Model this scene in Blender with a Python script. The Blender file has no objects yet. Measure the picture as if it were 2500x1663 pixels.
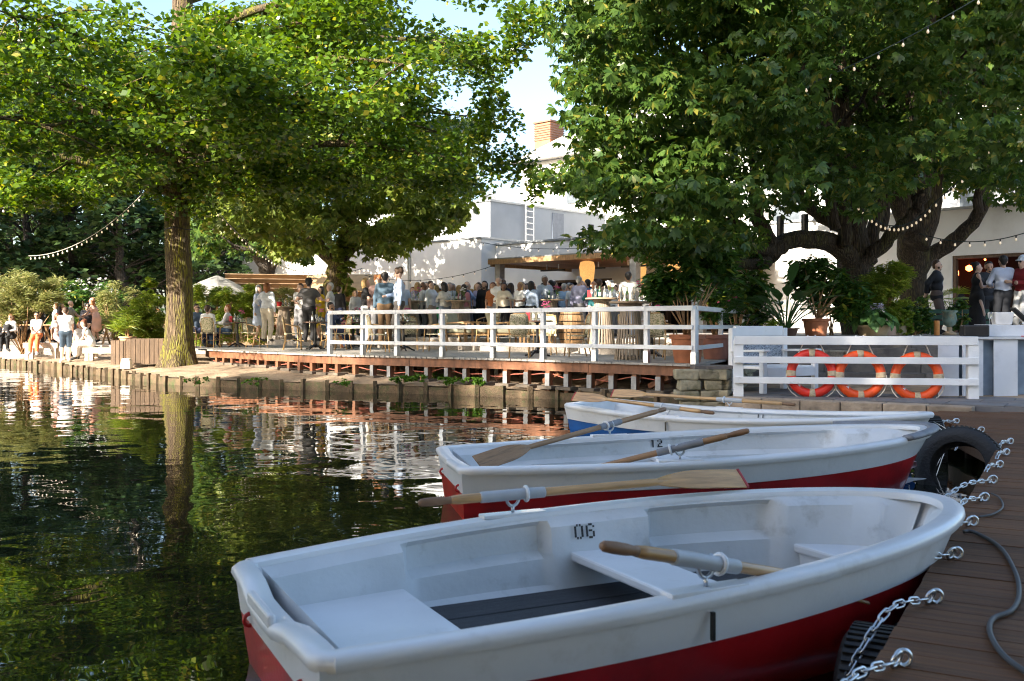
import bpy, math, random
import numpy as np
from mathutils import Vector, Matrix
R = math.radians
rnd = random.Random(7)
nrg = np.random.default_rng(7)
scn = bpy.context.scene
COL = scn.collection
# ------------------------------------------------------------------ camera, sky, sun, exposure
F, EYE, HV = 2400.0, 1.4, 796.0          # focal length in photo pixels, eye height over the water, horizon row
cam = bpy.data.cameras.new('camera'); cam_o = bpy.data.objects.new('camera', cam); COL.objects.link(cam_o)
cam_o.location = (0, 0, EYE); cam_o.rotation_euler = (R(90), 0, 0)
cam.sensor_width = 36; cam.lens = 36*F/2500; cam.shift_y = -35.5/2500
cam.clip_start = 0.05; cam.clip_end = 2000
cam.dof.use_dof = True; cam.dof.focus_distance = 13.0; cam.dof.aperture_fstop = 5.0
scn.camera = cam_o
SUN_AZ, SUN_EL = R(42), R(25)             # azimuth measured to the left of straight behind the camera
to_sun = Vector((-math.sin(SUN_AZ)*math.cos(SUN_EL), -math.cos(SUN_AZ)*math.cos(SUN_EL), math.sin(SUN_EL)))
wld = bpy.data.worlds.new('World'); scn.world = wld; wld.use_nodes = True
wn = wld.node_tree.nodes; wl = wld.node_tree.links
sky = wn.new('ShaderNodeTexSky'); sky.sky_type = 'NISHITA'; sky.sun_disc = False
sky.sun_elevation = SUN_EL; sky.sun_rotation = math.atan2(to_sun.x, to_sun.y)
sky.air_density = 1.0; sky.dust_density = 2.2; sky.ozone_density = 1.6
wn['Background'].inputs[1].default_value = 0.12
wl.new(sky.outputs[0], wn['Background'].inputs[0])
sl = bpy.data.lights.new('sun', 'SUN'); sl.energy = 5.0; sl.angle = R(0.53); sl.color = (1.0, 0.90, 0.76)
so = bpy.data.objects.new('sun', sl); COL.objects.link(so)
so.rotation_euler = to_sun.to_track_quat('Z', 'Y').to_euler()
scn.view_settings.view_transform = 'Standard'; scn.view_settings.look = 'None'
scn.view_settings.exposure = 1.9; scn.view_settings.gamma = 1.0
scn.cycles.max_bounces = 6; scn.cycles.diffuse_bounces = 3; scn.cycles.glossy_bounces = 2
scn.cycles.transmission_bounces = 4; scn.cycles.transparent_max_bounces = 6
scn.cycles.sample_clamp_indirect = 6.0
scn.cycles.filter_width = 1.1
scn.cycles.caustics_reflective = False; scn.cycles.caustics_refractive = False
# ------------------------------------------------------------------ measuring helpers
def GP(u, v, lev):
    y = F*(EYE-lev)/(v-HV); return Vector(((u-1250)/F*y, y, lev))
def PX(u, y): return (u-1250)/F*y
def PZ(v, y): return EYE-(v-HV)/F*y
def PT(u, v, y): return Vector((PX(u, y), y, PZ(v, y)))
# ------------------------------------------------------------------ materials
MATS = {}
def _mix(nt, a, b, fac):
    m = nt.nodes.new('ShaderNodeMix'); m.data_type = 'RGBA'
    for s, val in ((m.inputs[6], a), (m.inputs[7], b)):
        if isinstance(val, tuple): s.default_value = (*val[:3], 1)
        else: nt.links.new(val, s)
    if isinstance(fac, (int, float)): m.inputs[0].default_value = fac
    else: nt.links.new(fac, m.inputs[0])
    return m.outputs[2]
def mat(name, col, rough=.6, var=.18, scale=6, bump=0., bscale=30, metal=0., spec=.5, col2=None, stretch=(1,1,1),
        rand=.0, coat=0., dirt=None, dscale=2.5, dlo=.5, dhi=.75, emit=None, wave=None):
    if name in MATS: return MATS[name]
    m = bpy.data.materials.new(name); m.use_nodes = True; nt = m.node_tree; N = nt.nodes; L = nt.links
    b = N['Principled BSDF']; tc = N.new('ShaderNodeTexCoord'); mp = N.new('ShaderNodeMapping')
    L.new(tc.outputs['Object'], mp.inputs[0]); mp.inputs['Scale'].default_value = stretch
    oi = N.new('ShaderNodeObjectInfo')
    ad = N.new('ShaderNodeVectorMath'); ad.operation = 'ADD'; L.new(mp.outputs[0], ad.inputs[0])
    sc_ = N.new('ShaderNodeVectorMath'); sc_.operation = 'SCALE'; sc_.inputs[0].default_value = (37, 19, 53)
    L.new(oi.outputs['Random'], sc_.inputs['Scale']); L.new(sc_.outputs[0], ad.inputs[1])
    n1 = N.new('ShaderNodeTexNoise'); n1.inputs['Scale'].default_value = scale; n1.inputs['Detail'].default_value = 5
    L.new(ad.outputs[0], n1.inputs[0])
    lo = tuple(c*(1-var) for c in col); hi = col2 if col2 else tuple(min(1, c*(1+var)) for c in col)
    rp = N.new('ShaderNodeMapRange'); rp.inputs[1].default_value = .3; rp.inputs[2].default_value = .7; L.new(n1.outputs[0], rp.inputs[0])
    c = _mix(nt, lo, hi, rp.outputs[0])
    if dirt:
        n2 = N.new('ShaderNodeTexNoise'); n2.inputs['Scale'].default_value = dscale; n2.inputs['Detail'].default_value = 8; n2.inputs['Roughness'].default_value = .65
        L.new(ad.outputs[0], n2.inputs[0])
        r2 = N.new('ShaderNodeMapRange'); r2.inputs[1].default_value = dlo; r2.inputs[2].default_value = dhi; L.new(n2.outputs[0], r2.inputs[0])
        c = _mix(nt, c, dirt, r2.outputs[0])
    if rand:
        hs = N.new('ShaderNodeHueSaturation'); L.new(c, hs.inputs['Color'])
        mr = N.new('ShaderNodeMapRange'); mr.inputs[3].default_value = 1-rand; mr.inputs[4].default_value = 1+rand
        L.new(oi.outputs['Random'], mr.inputs[0]); L.new(mr.outputs[0], hs.inputs['Value']); c = hs.outputs[0]
    L.new(c, b.inputs['Base Color'])
    b.inputs['Roughness'].default_value = rough; b.inputs['Metallic'].default_value = metal
    b.inputs['Specular IOR Level'].default_value = spec; b.inputs['Coat Weight'].default_value = coat
    if emit: b.inputs['Emission Color'].default_value = (*emit[:3], 1); b.inputs['Emission Strength'].default_value = emit[3]
    if bump:
        n3 = N.new('ShaderNodeTexNoise'); n3.inputs['Scale'].default_value = bscale; n3.inputs['Detail'].default_value = 6
        L.new(ad.outputs[0], n3.inputs[0]); bp = N.new('ShaderNodeBump'); bp.inputs['Strength'].default_value = bump; bp.inputs['Distance'].default_value = .05
        L.new(n3.outputs[0], bp.inputs['Height']); L.new(bp.outputs[0], b.inputs['Normal'])
    MATS[name] = m; return m
def leafmat(name, c1, c2, trans=.35, rough=.42, yellow=None):
    m = bpy.data.materials.new(name); m.use_nodes = True; nt = m.node_tree; N = nt.nodes; L = nt.links
    b = N['Principled BSDF']; ge = N.new('ShaderNodeNewGeometry'); rp = N.new('ShaderNodeValToRGB')
    e = rp.color_ramp.elements; e[0].color = (*c1, 1); e[1].color = (*c2, 1); e[1].position = .9
    if yellow: k = e.new(.985); k.color = (*yellow, 1)
    L.new(ge.outputs['Random Per Island'], rp.inputs[0]); L.new(rp.outputs[0], b.inputs['Base Color'])
    b.inputs['Roughness'].default_value = rough; b.inputs['Specular IOR Level'].default_value = .45
    tr = N.new('ShaderNodeBsdfTranslucent'); hs = N.new('ShaderNodeHueSaturation'); hs.inputs['Value'].default_value = 1.5; hs.inputs['Hue'].default_value = .485; hs.inputs['Saturation'].default_value = 1.1
    L.new(rp.outputs[0], hs.inputs['Color']); L.new(hs.outputs[0], tr.inputs[0])
    mx = N.new('ShaderNodeMixShader'); mx.inputs[0].default_value = trans
    L.new(b.outputs[0], mx.inputs[1]); L.new(tr.outputs[0], mx.inputs[2]); L.new(mx.outputs[0], N['Material Output'].inputs[0])
    MATS[name] = m; return m
def glassmat(name, col=(.8, .9, .9), rough=.05):
    m = bpy.data.materials.new(name); m.use_nodes = True; b = m.node_tree.nodes['Principled BSDF']
    b.inputs['Base Color'].default_value = (*col, 1); b.inputs['Roughness'].default_value = rough
    b.inputs['Transmission Weight'].default_value = .85; b.inputs['IOR'].default_value = 1.3
    MATS[name] = m; return m
# ------------------------------------------------------------------ mesh builder
LAST = [None]
class MB:
    def __init__(s): s.v = []; s.f = []; s.mi = []; s.cur = 0
    def add(s, vs, fs):
        o = len(s.v); s.v.extend([tuple(p) for p in vs]); s.f.extend([tuple(i+o for i in q) for q in fs]); s.mi.extend([s.cur]*len(fs)); return s
    def box(s, c, d, rz=0, M=None, taper=1):
        hx, hy, hz = d[0]/2, d[1]/2, d[2]/2
        vs = [Vector((x*hx*(taper if z > 0 else 1), y*hy*(taper if z > 0 else 1), z*hz)) for z in (-1, 1) for y in (-1, 1) for x in (-1, 1)]
        if M is not None: vs = [M @ p for p in vs]
        if rz: m = Matrix.Rotation(rz, 3, 'Z'); vs = [m @ p for p in vs]
        c = Vector(c)
        return s.add([p+c for p in vs], [(0,2,3,1),(4,5,7,6),(0,1,5,4),(2,6,7,3),(0,4,6,2),(1,3,7,5)])
    def beam(s, a, b, w, h, up=(0,0,1)):
        a = Vector(a); b = Vector(b); d = (b-a); l = d.length; d.normalize(); up = Vector(up)
        x = d.cross(up)
        if x.length < 1e-4: x = d.cross(Vector((0,1,0)))
        x.normalize(); z = x.cross(d).normalized()
        vs = [p + x*(i*w/2) + z*(k*h/2) for p in (a, b) for k in (-1, 1) for i in (-1, 1)]
        return s.add(vs, [(0,1,3,2),(4,6,7,5),(0,4,5,1),(2,3,7,6),(0,2,6,4),(1,5,7,3)])
    def tube(s, pts, r, n=8, cap=True, flat=1.0, closed=False):
        pts = [Vector(p) for p in pts]; m = len(pts)
        rs = [r]*m if isinstance(r, (int, float)) else list(r)
        t0 = (pts[1]-pts[0]).normalized(); ref = Vector((0,0,1)) if abs(t0.z) < .9 else Vector((1,0,0))
        nrm = t0.cross(ref).normalized(); vs = []; fs = []
        for i in range(m):
            if closed: t = (pts[(i+1) % m]-pts[i-1])
            else: t = (pts[min(i+1, m-1)]-pts[max(i-1, 0)])
            t.normalize(); nrm = (nrm - t*nrm.dot(t))
            nrm = nrm.normalized() if nrm.length > 1e-6 else t.orthogonal().normalized()
            bn = t.cross(nrm)
            for k in range(n):
                a = 2*math.pi*k/n; vs.append(pts[i]+nrm*(math.cos(a)*rs[i])+bn*(math.sin(a)*rs[i]*flat))
        for i in range(m if closed else m-1):
            for k in range(n):
                i2 = (i+1) % m; fs.append((i*n+k, i*n+(k+1) % n, i2*n+(k+1) % n, i2*n+k))
        if cap and not closed: fs.append(tuple(range(n-1, -1, -1))); fs.append(tuple((m-1)*n+k for k in range(n)))
        return s.add(vs, fs)
    def lathe(s, prof, n=16, c=(0,0,0), sx=1, sy=1):
        vs = []; fs = []; m = len(prof)
        for (r, z) in prof:
            for k in range(n):
                a = 2*math.pi*k/n; vs.append((c[0]+r*math.cos(a)*sx, c[1]+r*math.sin(a)*sy, c[2]+z))
        for i in range(m-1):
            for k in range(n): fs.append((i*n+k, i*n+(k+1) % n, (i+1)*n+(k+1) % n, (i+1)*n+k))
        fs.append(tuple(range(n-1, -1, -1))); fs.append(tuple((m-1)*n+k for k in range(n)))
        return s.add(vs, fs)
    def prism(s, poly, z0, z1):
        n = len(poly); vs = [(p[0], p[1], z0) for p in poly]+[(p[0], p[1], z1) for p in poly]
        return s.add(vs, [tuple(range(n-1, -1, -1)), tuple(range(n, 2*n))]+[(i, (i+1) % n, n+(i+1) % n, n+i) for i in range(n)])
    def torus(s, c, Rr, r, n=32, k=10, M=None, a0=0, a1=2*math.pi):
        pts = []; full = abs(a1-a0-2*math.pi) < 1e-6
        for i in range(n if full else n+1):
            a = a0+(a1-a0)*i/n; p = Vector((Rr*math.cos(a), Rr*math.sin(a), 0)); p = M @ p if M is not None else p
            pts.append(p+Vector(c))
        return s.tube(pts, r, k, closed=full)
    def mesh(s, name, smooth=False):
        me = bpy.data.meshes.new(name); me.from_pydata(s.v, [], s.f)
        if smooth: me.polygons.foreach_set('use_smooth', [True]*len(me.polygons))
        if any(s.mi): me.polygons.foreach_set('material_index', s.mi)
        return me
    def build(s, name, m, parent=None, smooth=False, loc=None, bevel=0, sharp=None):
        me = s.mesh(name, smooth)
        for q in (m if isinstance(m, (list, tuple)) else [m]): me.materials.append(q)
        if smooth and sharp: me.set_sharp_from_angle(angle=R(sharp))
        o = bpy.data.objects.new(name, me); COL.objects.link(o)
        if parent is not None: o.parent = parent
        if loc is not None: o.location = loc
        LAST[0] = o
        if bevel:
            bm = o.modifiers.new('bevel', 'BEVEL'); bm.width = bevel; bm.segments = 2; bm.limit_method = 'ANGLE'
        return o
def npmesh(name, V, Q, m, parent=None, smooth=False, mi=None):
    me = bpy.data.meshes.new(name); V = np.asarray(V, np.float32); Q = np.asarray(Q, np.int32); k = Q.shape[1]
    me.vertices.add(len(V)); me.vertices.foreach_set('co', V.ravel())
    me.loops.add(Q.size); me.loops.foreach_set('vertex_index', Q.ravel())
    me.polygons.add(len(Q)); me.polygons.foreach_set('loop_start', np.arange(0, Q.size, k, dtype=np.int32))
    if smooth: me.polygons.foreach_set('use_smooth', np.ones(len(Q), bool))
    if mi is not None: me.polygons.foreach_set('material_index', np.asarray(mi, np.int32))
    me.update(calc_edges=True)
    for q in (m if isinstance(m, (list, tuple)) else [m]): me.materials.append(q)
    o = bpy.data.objects.new(name, me); COL.objects.link(o)
    if parent is not None: o.parent = parent
    return o
def thing(name, label, cat, loc=(0,0,0), rz=0, group=None):
    o = bpy.data.objects.new(name, None); COL.objects.link(o); o.empty_display_size = .2
    o.location = loc; o.rotation_euler = (0, 0, rz); o['label'] = label; o['category'] = cat
    if group: o['group'] = group
    return o
def tag(o, label, cat, group=None):
    o['label'] = label; o['category'] = cat
    if group: o['group'] = group
    return o
def struct(o): o['kind'] = 'structure'; return o
def inst(src, parent, loc=None, rot=None, scale=None, name=None):
    c = src.copy(); COL.objects.link(c); c.parent = parent
    if loc is not None: c.location = loc
    if rot is not None: c.rotation_euler = rot
    if scale is not None: c.scale = scale
    return c
def dup(root, loc, rz, label=None, group=None, scale=None):
    r = root.copy(); COL.objects.link(r); r.location = loc; r.rotation_euler = (0, 0, rz)
    if label: r['label'] = label
    if group: r['group'] = group
    if scale: r.scale = (scale,)*3
    for ch in list(root.children):
        c = ch.copy(); COL.objects.link(c); c.parent = r
        for g in list(ch.children): d = g.copy(); COL.objects.link(d); d.parent = c
    return r
def spline(pts, n):
    P = [Vector(p) for p in pts]; out = []; m = len(P)-1
    for i in range(m):
        p0, p1, p2, p3 = P[max(i-1, 0)], P[i], P[i+1], P[min(i+2, m)]
        for k in range(n):
            t = k/n; out.append(.5*((2*p1)+(p2-p0)*t+(2*p0-5*p1+4*p2-p3)*t*t+(3*p1-p0-3*p2+p3)*t**3))
    out.append(P[-1]); return out
# common materials
white = mat('white_paint', (.78,.79,.80), .45, .06, 3, .15, 60, dirt=(.45,.43,.40), dscale=5, dlo=.62, dhi=.85)
woodgrey = mat('weathered_wood', (.33,.29,.25), .75, .3, 3, .4, 20, stretch=(1,12,12), rand=.22)
woodred = mat('red_brown_timber', (.19,.078,.036), .6, .35, 3, .25, 20, stretch=(3,3,1), rand=.2)
woodwarm = mat('warm_wood', (.42,.25,.12), .5, .3, 4, .2, 25, stretch=(6,6,1), rand=.15)
wooddark = mat('dark_wood', (.09,.055,.035), .6, .3, 4, .2, 25, stretch=(6,6,1), rand=.2)
rattan = mat('rattan_cane', (.48,.30,.13), .45, .25, 20, .2, 60, rand=.12)
blackiron = mat('black_cast_iron', (.015,.014,.014), .4, .2, 20, .1, 60)
terracotta = mat('terracotta', (.46,.17,.08), .75, .2, 5, .25, 60, dirt=(.5,.38,.3), dscale=4, dlo=.6, dhi=.85, rand=.1)
steel = mat('galvanised_steel', (.55,.57,.60), .35, .2, 15, .1, 60, metal=1)
rope = mat('white_rope', (.72,.69,.62), .8, .15, 30, .3, 80)
bark = None
# ------------------------------------------------------------------ ground and pond
SHORE = [(-34,44),(-24,39.5),(-18.6,35.8),(-14.1,30.9),(-10.8,26.7),(-8.25,23.5),(-7.3,22.9),(-3.96,21.1),(-1.76,20.2),(.9,18.7),(2.5,16.8),(3.3,15.75),(3.6,15.2),(5.7,13.45),(8.5,12),(12,9),(13,2),(10,-4),(4,-5.5),(-4,-5.5),(-14,-4),(-24,0),(-33,10),(-36,24)]
SH = np.array(SHORE, float)
def shore_sd(X, Y):                        # signed distance, positive on land
    P = np.stack([X, Y], -1); a = SH; b = np.roll(SH, -1, 0); d = b-a
    w = P[..., None, :]-a; t = np.clip((w*d).sum(-1)/(d*d).sum(-1), 0, 1)
    D = np.sqrt(((w-t[..., None]*d)**2).sum(-1)).min(-1)
    ins = np.zeros(X.shape, bool)
    for i in range(len(a)):
        c = (a[i,1] > Y) != (b[i,1] > Y)
        xi = (b[i,0]-a[i,0])*(Y-a[i,1])/(b[i,1]-a[i,1]+1e-12)+a[i,0]
        ins ^= c & (X < xi)
    return np.where(ins, -D, D)
def noise2(X, Y):
    return (np.sin(X*1.7+Y*.6)*np.cos(Y*1.3-X*.4)+.5*np.sin(X*4.1-Y*2.2+1)*np.cos(Y*3.7+X*1.1)+.3*np.sin(X*9.3+2*Y)*np.cos(Y*8.1-X*3))/1.8
def land_h(X, Y):
    d = shore_sd(X, Y); h = np.where(d > 0, .20+.16*np.clip(d/2.2, 0, 1)+.04*noise2(X, Y)*np.clip(d/.6, 0, 1), -.7)
    far = np.clip((Y-46)/40, 0, 1)
    return h+far*.8
gx = np.unique(np.concatenate([np.linspace(-400,-45,10), np.arange(-45,16,.4), np.linspace(16,400,12)]))
gy = np.unique(np.concatenate([np.linspace(-300,-10,8), np.linspace(-10,11,30), np.arange(11,46,.33), np.linspace(46,700,16)]))
X, Y = np.meshgrid(gx, gy, indexing='ij'); D = shore_sd(X, Y)
Z = land_h(X, Y); Z = np.where((D > -.45) & (D <= .3), -.12, Z)
V = np.stack([X, Y, Z], -1).reshape(-1, 3); nx, ny = len(gx), len(gy)
ii, jj = np.meshgrid(np.arange(nx-1), np.arange(ny-1), indexing='ij'); o = (ii*ny+jj).ravel()
earth = mat('sandy_earth', (.34,.24,.15), .95, .25, 1.5, .6, 14, col2=(.42,.31,.21), dirt=(.12,.085,.05), dscale=1.8, dlo=.48, dhi=.7)
struct(npmesh('ground', V, np.stack([o, o+ny, o+ny+1, o+1], 1), earth, smooth=True))
lip = [Vector((x, y, 0)) for x, y in SHORE[1:13]]; LP = []
for i in range(len(lip)-1):
    n = max(1, int((lip[i+1]-lip[i]).length/.3)); LP += [lip[i].lerp(lip[i+1], k/n) for k in range(n)]
LP.append(lip[-1]); V = []; NJ = 6
for i, p in enumerate(LP):
    d = (LP[min(i+2, len(LP)-1)]-LP[max(i-2, 0)]).normalized(); nn = Vector((-d.y, d.x, 0)); nn = nn if nn.y > 0 else -nn
    for j in range(NJ):
        q = p+nn*(-.01+j*.26); V.append((q.x, q.y, .165+.10*min(1, j/3)+rnd.uniform(-.012,.016)+(.0 if j < NJ-1 else -.12)))
struct(npmesh('bank_earth', V, [(i*NJ+j, i*NJ+j+1, (i+1)*NJ+j+1, (i+1)*NJ+j) for i in range(len(LP)-1) for j in range(NJ-1)], earth, smooth=True))
# water: low ripples as bump on one sheet
wm = bpy.data.materials.new('pond_water'); wm.use_nodes = True; nt = wm.node_tree; N = nt.nodes; L = nt.links; b = N['Principled BSDF']
b.inputs['Base Color'].default_value = (.010,.012,.006,1); b.inputs['Roughness'].default_value = .01; b.inputs['IOR'].default_value = 1.6; b.inputs['Specular IOR Level'].default_value = .8
tc = N.new('ShaderNodeTexCoord')
def wnoise(sx, sy, rot, scale, det, dist):
    mp = N.new('ShaderNodeMapping'); L.new(tc.outputs['Object'], mp.inputs[0]); mp.inputs['Scale'].default_value = (sx, sy, 1); mp.inputs['Rotation'].default_value = (0, 0, rot)
    n = N.new('ShaderNodeTexNoise'); L.new(mp.outputs[0], n.inputs[0]); n.inputs['Scale'].default_value = scale; n.inputs['Detail'].default_value = det; n.inputs['Distortion'].default_value = dist
    return n.outputs[0]
def bumpn(h, s, d, prev=None):
    bp = N.new('ShaderNodeBump'); bp.inputs['Strength'].default_value = s; bp.inputs['Distance'].default_value = d; L.new(h, bp.inputs['Height'])
    if prev: L.new(prev, bp.inputs['Normal'])
    return bp.outputs[0]
b1 = bumpn(wnoise(1, 1.0, .2, 1.0, 1.2, .4), 1, .0135)
b2 = bumpn(wnoise(1, 1.25, -.3, 3.4, 1.2, .7), 1, .0018, b1)
# rings spreading from two drops
for (cx, cy) in ((-1.05, 6.6),):
    mp = N.new('ShaderNodeMapping'); L.new(tc.outputs['Object'], mp.inputs[0]); mp.inputs['Location'].default_value = (-cx, -cy, 0)
    wv = N.new('ShaderNodeTexWave'); wv.wave_type = 'RINGS'; wv.rings_direction = 'Z'; wv.inputs['Scale'].default_value = 2.6; wv.inputs['Distortion'].default_value = 1.2; L.new(mp.outputs[0], wv.inputs[0])
    ln = N.new('ShaderNodeVectorMath'); ln.operation = 'LENGTH'; L.new(mp.outputs[0], ln.inputs[0])
    mr = N.new('ShaderNodeMapRange'); mr.inputs[1].default_value = .1; mr.inputs[2].default_value = .75; mr.inputs[3].default_value = 1; mr.inputs[4].default_value = 0; L.new(ln.outputs['Value'], mr.inputs[0])
    mu = N.new('ShaderNodeMath'); mu.operation = 'MULTIPLY'; L.new(wv.outputs['Fac'], mu.inputs[0]); L.new(mr.outputs[0], mu.inputs[1])
    b2 = bumpn(mu.outputs[0], 1, .0016, b2)
L.new(b2, b.inputs['Normal'])
struct(MB().add([(-40,-8,0),(16,-8,0),(16,46,0),(-40,46,0)], [(0,1,2,3)]).build('pond_water', wm))
# ------------------------------------------------------------------ bank edging: boards and stakes along the far shore
stakem = mat('old_bank_timber', (.11,.075,.042), .85, .4, 5, .5, 30, dirt=(.05,.065,.02), dscale=6, dlo=.5, dhi=.7, rand=.25)
be = thing('bank_edging', 'low wooden edging of stakes and boards along the earth bank', 'edging', (-6, 22.5, 0))
seg = [Vector((x, y, 0)) for x, y in SHORE[2:12]]
stk = MB().box((0,0,0), (.085,.085,.62)).build('stake', stakem, be)
prev = None; first = True; acc = 0
for i in range(len(seg)-1):
    a, c = seg[i], seg[i+1]; l = (c-a).length; n = max(1, int(round(l/.62)))
    for k in range(n):
        p = a.lerp(c, k/n); q = a.lerp(c, (k+1)/n); nn = Vector(((q-p).y, -(q-p).x, 0)).normalized()
        if nn.y > 0: nn = -nn
        hh = .16+rnd.uniform(-.03, .05)
        s_ = stk if first else inst(stk, be); first = False
        s_.location = p+nn*.03+Vector((0,0,-.08+rnd.uniform(-.02,.03)))-be.location; s_.rotation_euler = (rnd.uniform(-.06,.06), rnd.uniform(-.06,.06), rnd.uniform(0,1))
        mid = (p+q)/2-be.location; rz = math.atan2((q-p).y, (q-p).x)
        MB().box((0,0,0), ((q-p).length-.01,.035,.3)).build('board', stakem, be, loc=mid+Vector((0,0,hh-.14)))
        LAST[0].rotation_euler = (rnd.uniform(-.05,.05), rnd.uniform(-.02,.02), rz)
# ------------------------------------------------------------------ lower deck in its own frame: a runs left along the edge, b inland
DO = Vector((3.11, 16.6, 0)); DA = Vector((-.733, .680, 0)); DB = Vector((.680, .733, 0)); RZ = math.atan2(DA.y, DA.x)
LV1, LV2, LV3 = .75, .94, 1.06
def dk(a, bb, z=0): return DO+DA*a+DB*bb+Vector((0,0,z))
def edge_b(a): return float(np.interp(a, [-1,0,4.5,9.2,12,15.9,20], [0,0,-.05,-.7,-.55,0,.9]))
def step_b(a): return float(np.interp(a, [0,5,9,16], [3.55,3.6,4.0,4.7]))
deckgrey = mat('deck_planks_weathered', (.40,.37,.33), .7, .25, 3, .35, 18, stretch=(14,1,1), rand=.14, dirt=(.2,.17,.14), dscale=1.5, dlo=.55, dhi=.8)
ld = struct(thing('lower_deck', 'x', 'x', (0,0,0)));  del ld['label'], ld['category']
def plank(parent, a, b0, b1, z, w=.138, th=.035, name='plank', m=deckgrey):
    l = b1-b0
    if l < .1: return
    o = bpy.data.objects.new(name, PLK); COL.objects.link(o); o.parent = parent
    o.location = dk(a, (b0+b1)/2, z-th/2+rnd.uniform(-.002,.002)); o.scale = (w, l, th); o.rotation_euler = (0,0,RZ); return o
PLK = MB().box((0,0,0), (1,1,1)).mesh('plank'); PLK.materials.append(deckgrey)
a = .07
while a < 20:
    plank(ld, a, edge_b(a)-.04+rnd.uniform(-.012,.012), min(step_b(a)+.1, max(.3, a*2.58)), LV1); a += .145
# fascia beam and posts beneath
fas = thing('deck_substructure', 'x', 'x'); del fas['label'], fas['category']; struct(fas)
aa = [0,2.3,4.5,6.9,9.2,10.6,12,14,15.95]
for i in range(len(aa)-1):
    MB().beam(dk(aa[i]+.004, edge_b(aa[i])+.04, LV1-.125), dk(aa[i+1]-.004, edge_b(aa[i+1])+.04, LV1-.125), .05, .17).build('fascia_beam', woodred, fas)
for row, (off, n) in enumerate(((.08, 30), (1.3, 26), (2.6, 22))):
    for k in range(n):
        a = .25+k*(15.5/n)+rnd.uniform(-.05,.05); p = dk(a, edge_b(a)+off)
        g = float(land_h(np.array([p.x]), np.array([p.y]))[0]); g = max(g, -.25)
        MB().box((0,0,0), (.1,.1,LV1-.21-g+.1)).build('post', woodred, fas, loc=(p.x,p.y,(LV1-.21+g-.1)/2)); LAST[0].rotation_euler = (0,0,RZ)
        if row == 0 and a < 8.5 or row == 1 and k % 2 and a < 9:
            MB().box((0,0,0), (.11,.012,.26)).build('post_bracket', mat('dull_bracket_steel', (.28,.28,.28), .6, .2, 10, metal=.5), fas, loc=(p.x-DB.x*.058,p.y-DB.y*.058,g+.16)); LAST[0].rotation_euler = (0,0,RZ)
        if row == 0:
            MB().box((0,0,0), (.36,.3,.06)).build('footing_slab', mat('footing_concrete', (.13,.105,.08), .9, .2, 8, .3, 30), fas, loc=(p.x,p.y,g+.02)); LAST[0].rotation_euler = (0,0,RZ)
for a in (.6,1.8,3.1,4.4):
    MB().beam(dk(a, .12, LV1-.24), dk(a+.55, .3, .32), .09, .09).build('brace', woodred, fas)
pipe_m = mat('red_cable', (.40,.12,.08), .5)
pts = []
for k in range(60):
    a = 16-k*.26; pts.append(dk(a, edge_b(a)+.14, .52-.05*math.sin(k*.9)**2-.10*abs(math.sin(k*.33))))
tag(MB().tube(pts, .012, 6).build('red_hose', pipe_m, smooth=True), 'thin red hose sagging between the posts beneath the deck', 'hose')
# front edge step, middle level, upper level
def levelbox(name, a0, a1, fb, ft, z, thick, m):
    poly = []
    n = 14
    for k in range(n+1):
        a = a0+(a1-a0)*k/n; p = dk(a, fb(a)); poly.append((p.x, p.y))
    for k in range(n, -1, -1):
        a = a0+(a1-a0)*k/n; p = dk(a, ft(a)); poly.append((p.x, p.y))
    mb = MB(); mb.prism(poly[::-1], z-thick, z); return mb.build(name, m)
ud_b = lambda a: step_b(a)+float(np.interp(a, [0,7,11,17], [2.9,2.6,.8,.6]))
struct(levelbox('middle_deck', -1.2, 20, step_b, lambda a: ud_b(a)+.2, LV2-.04, .6, woodgrey))
struct(levelbox('upper_terrace', -3.5, 21, ud_b, lambda a: 30, LV3, .8, mat('terrace_paving', (.42,.39,.35), .85, .2, 2, .3, 20, dirt=(.25,.22,.19), dscale=1.2)))
md = struct(thing('middle_deck_boards', 'x', 'x')); del md['label'], md['category']
a = -1.1
while a < 19.9: plank(md, a, step_b(a)-.05, ud_b(a)-.02, LV2, name='deck_board'); a += .145
for i in range(9):
    a0 = -1+i*2.3; a1 = a0+2.29
    MB().beam(dk(a0, step_b(a0)-.022, LV1+.078), dk(a1, step_b(a1)-.022, LV1+.078), .03, .15).build('riser_board', woodgrey, md)
    MB().beam(dk(a0, ud_b(a0)-.02, LV2+.055), dk(a1, ud_b(a1)-.02, LV2+.055), .03, .105).build('riser_board', woodgrey, md)
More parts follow.
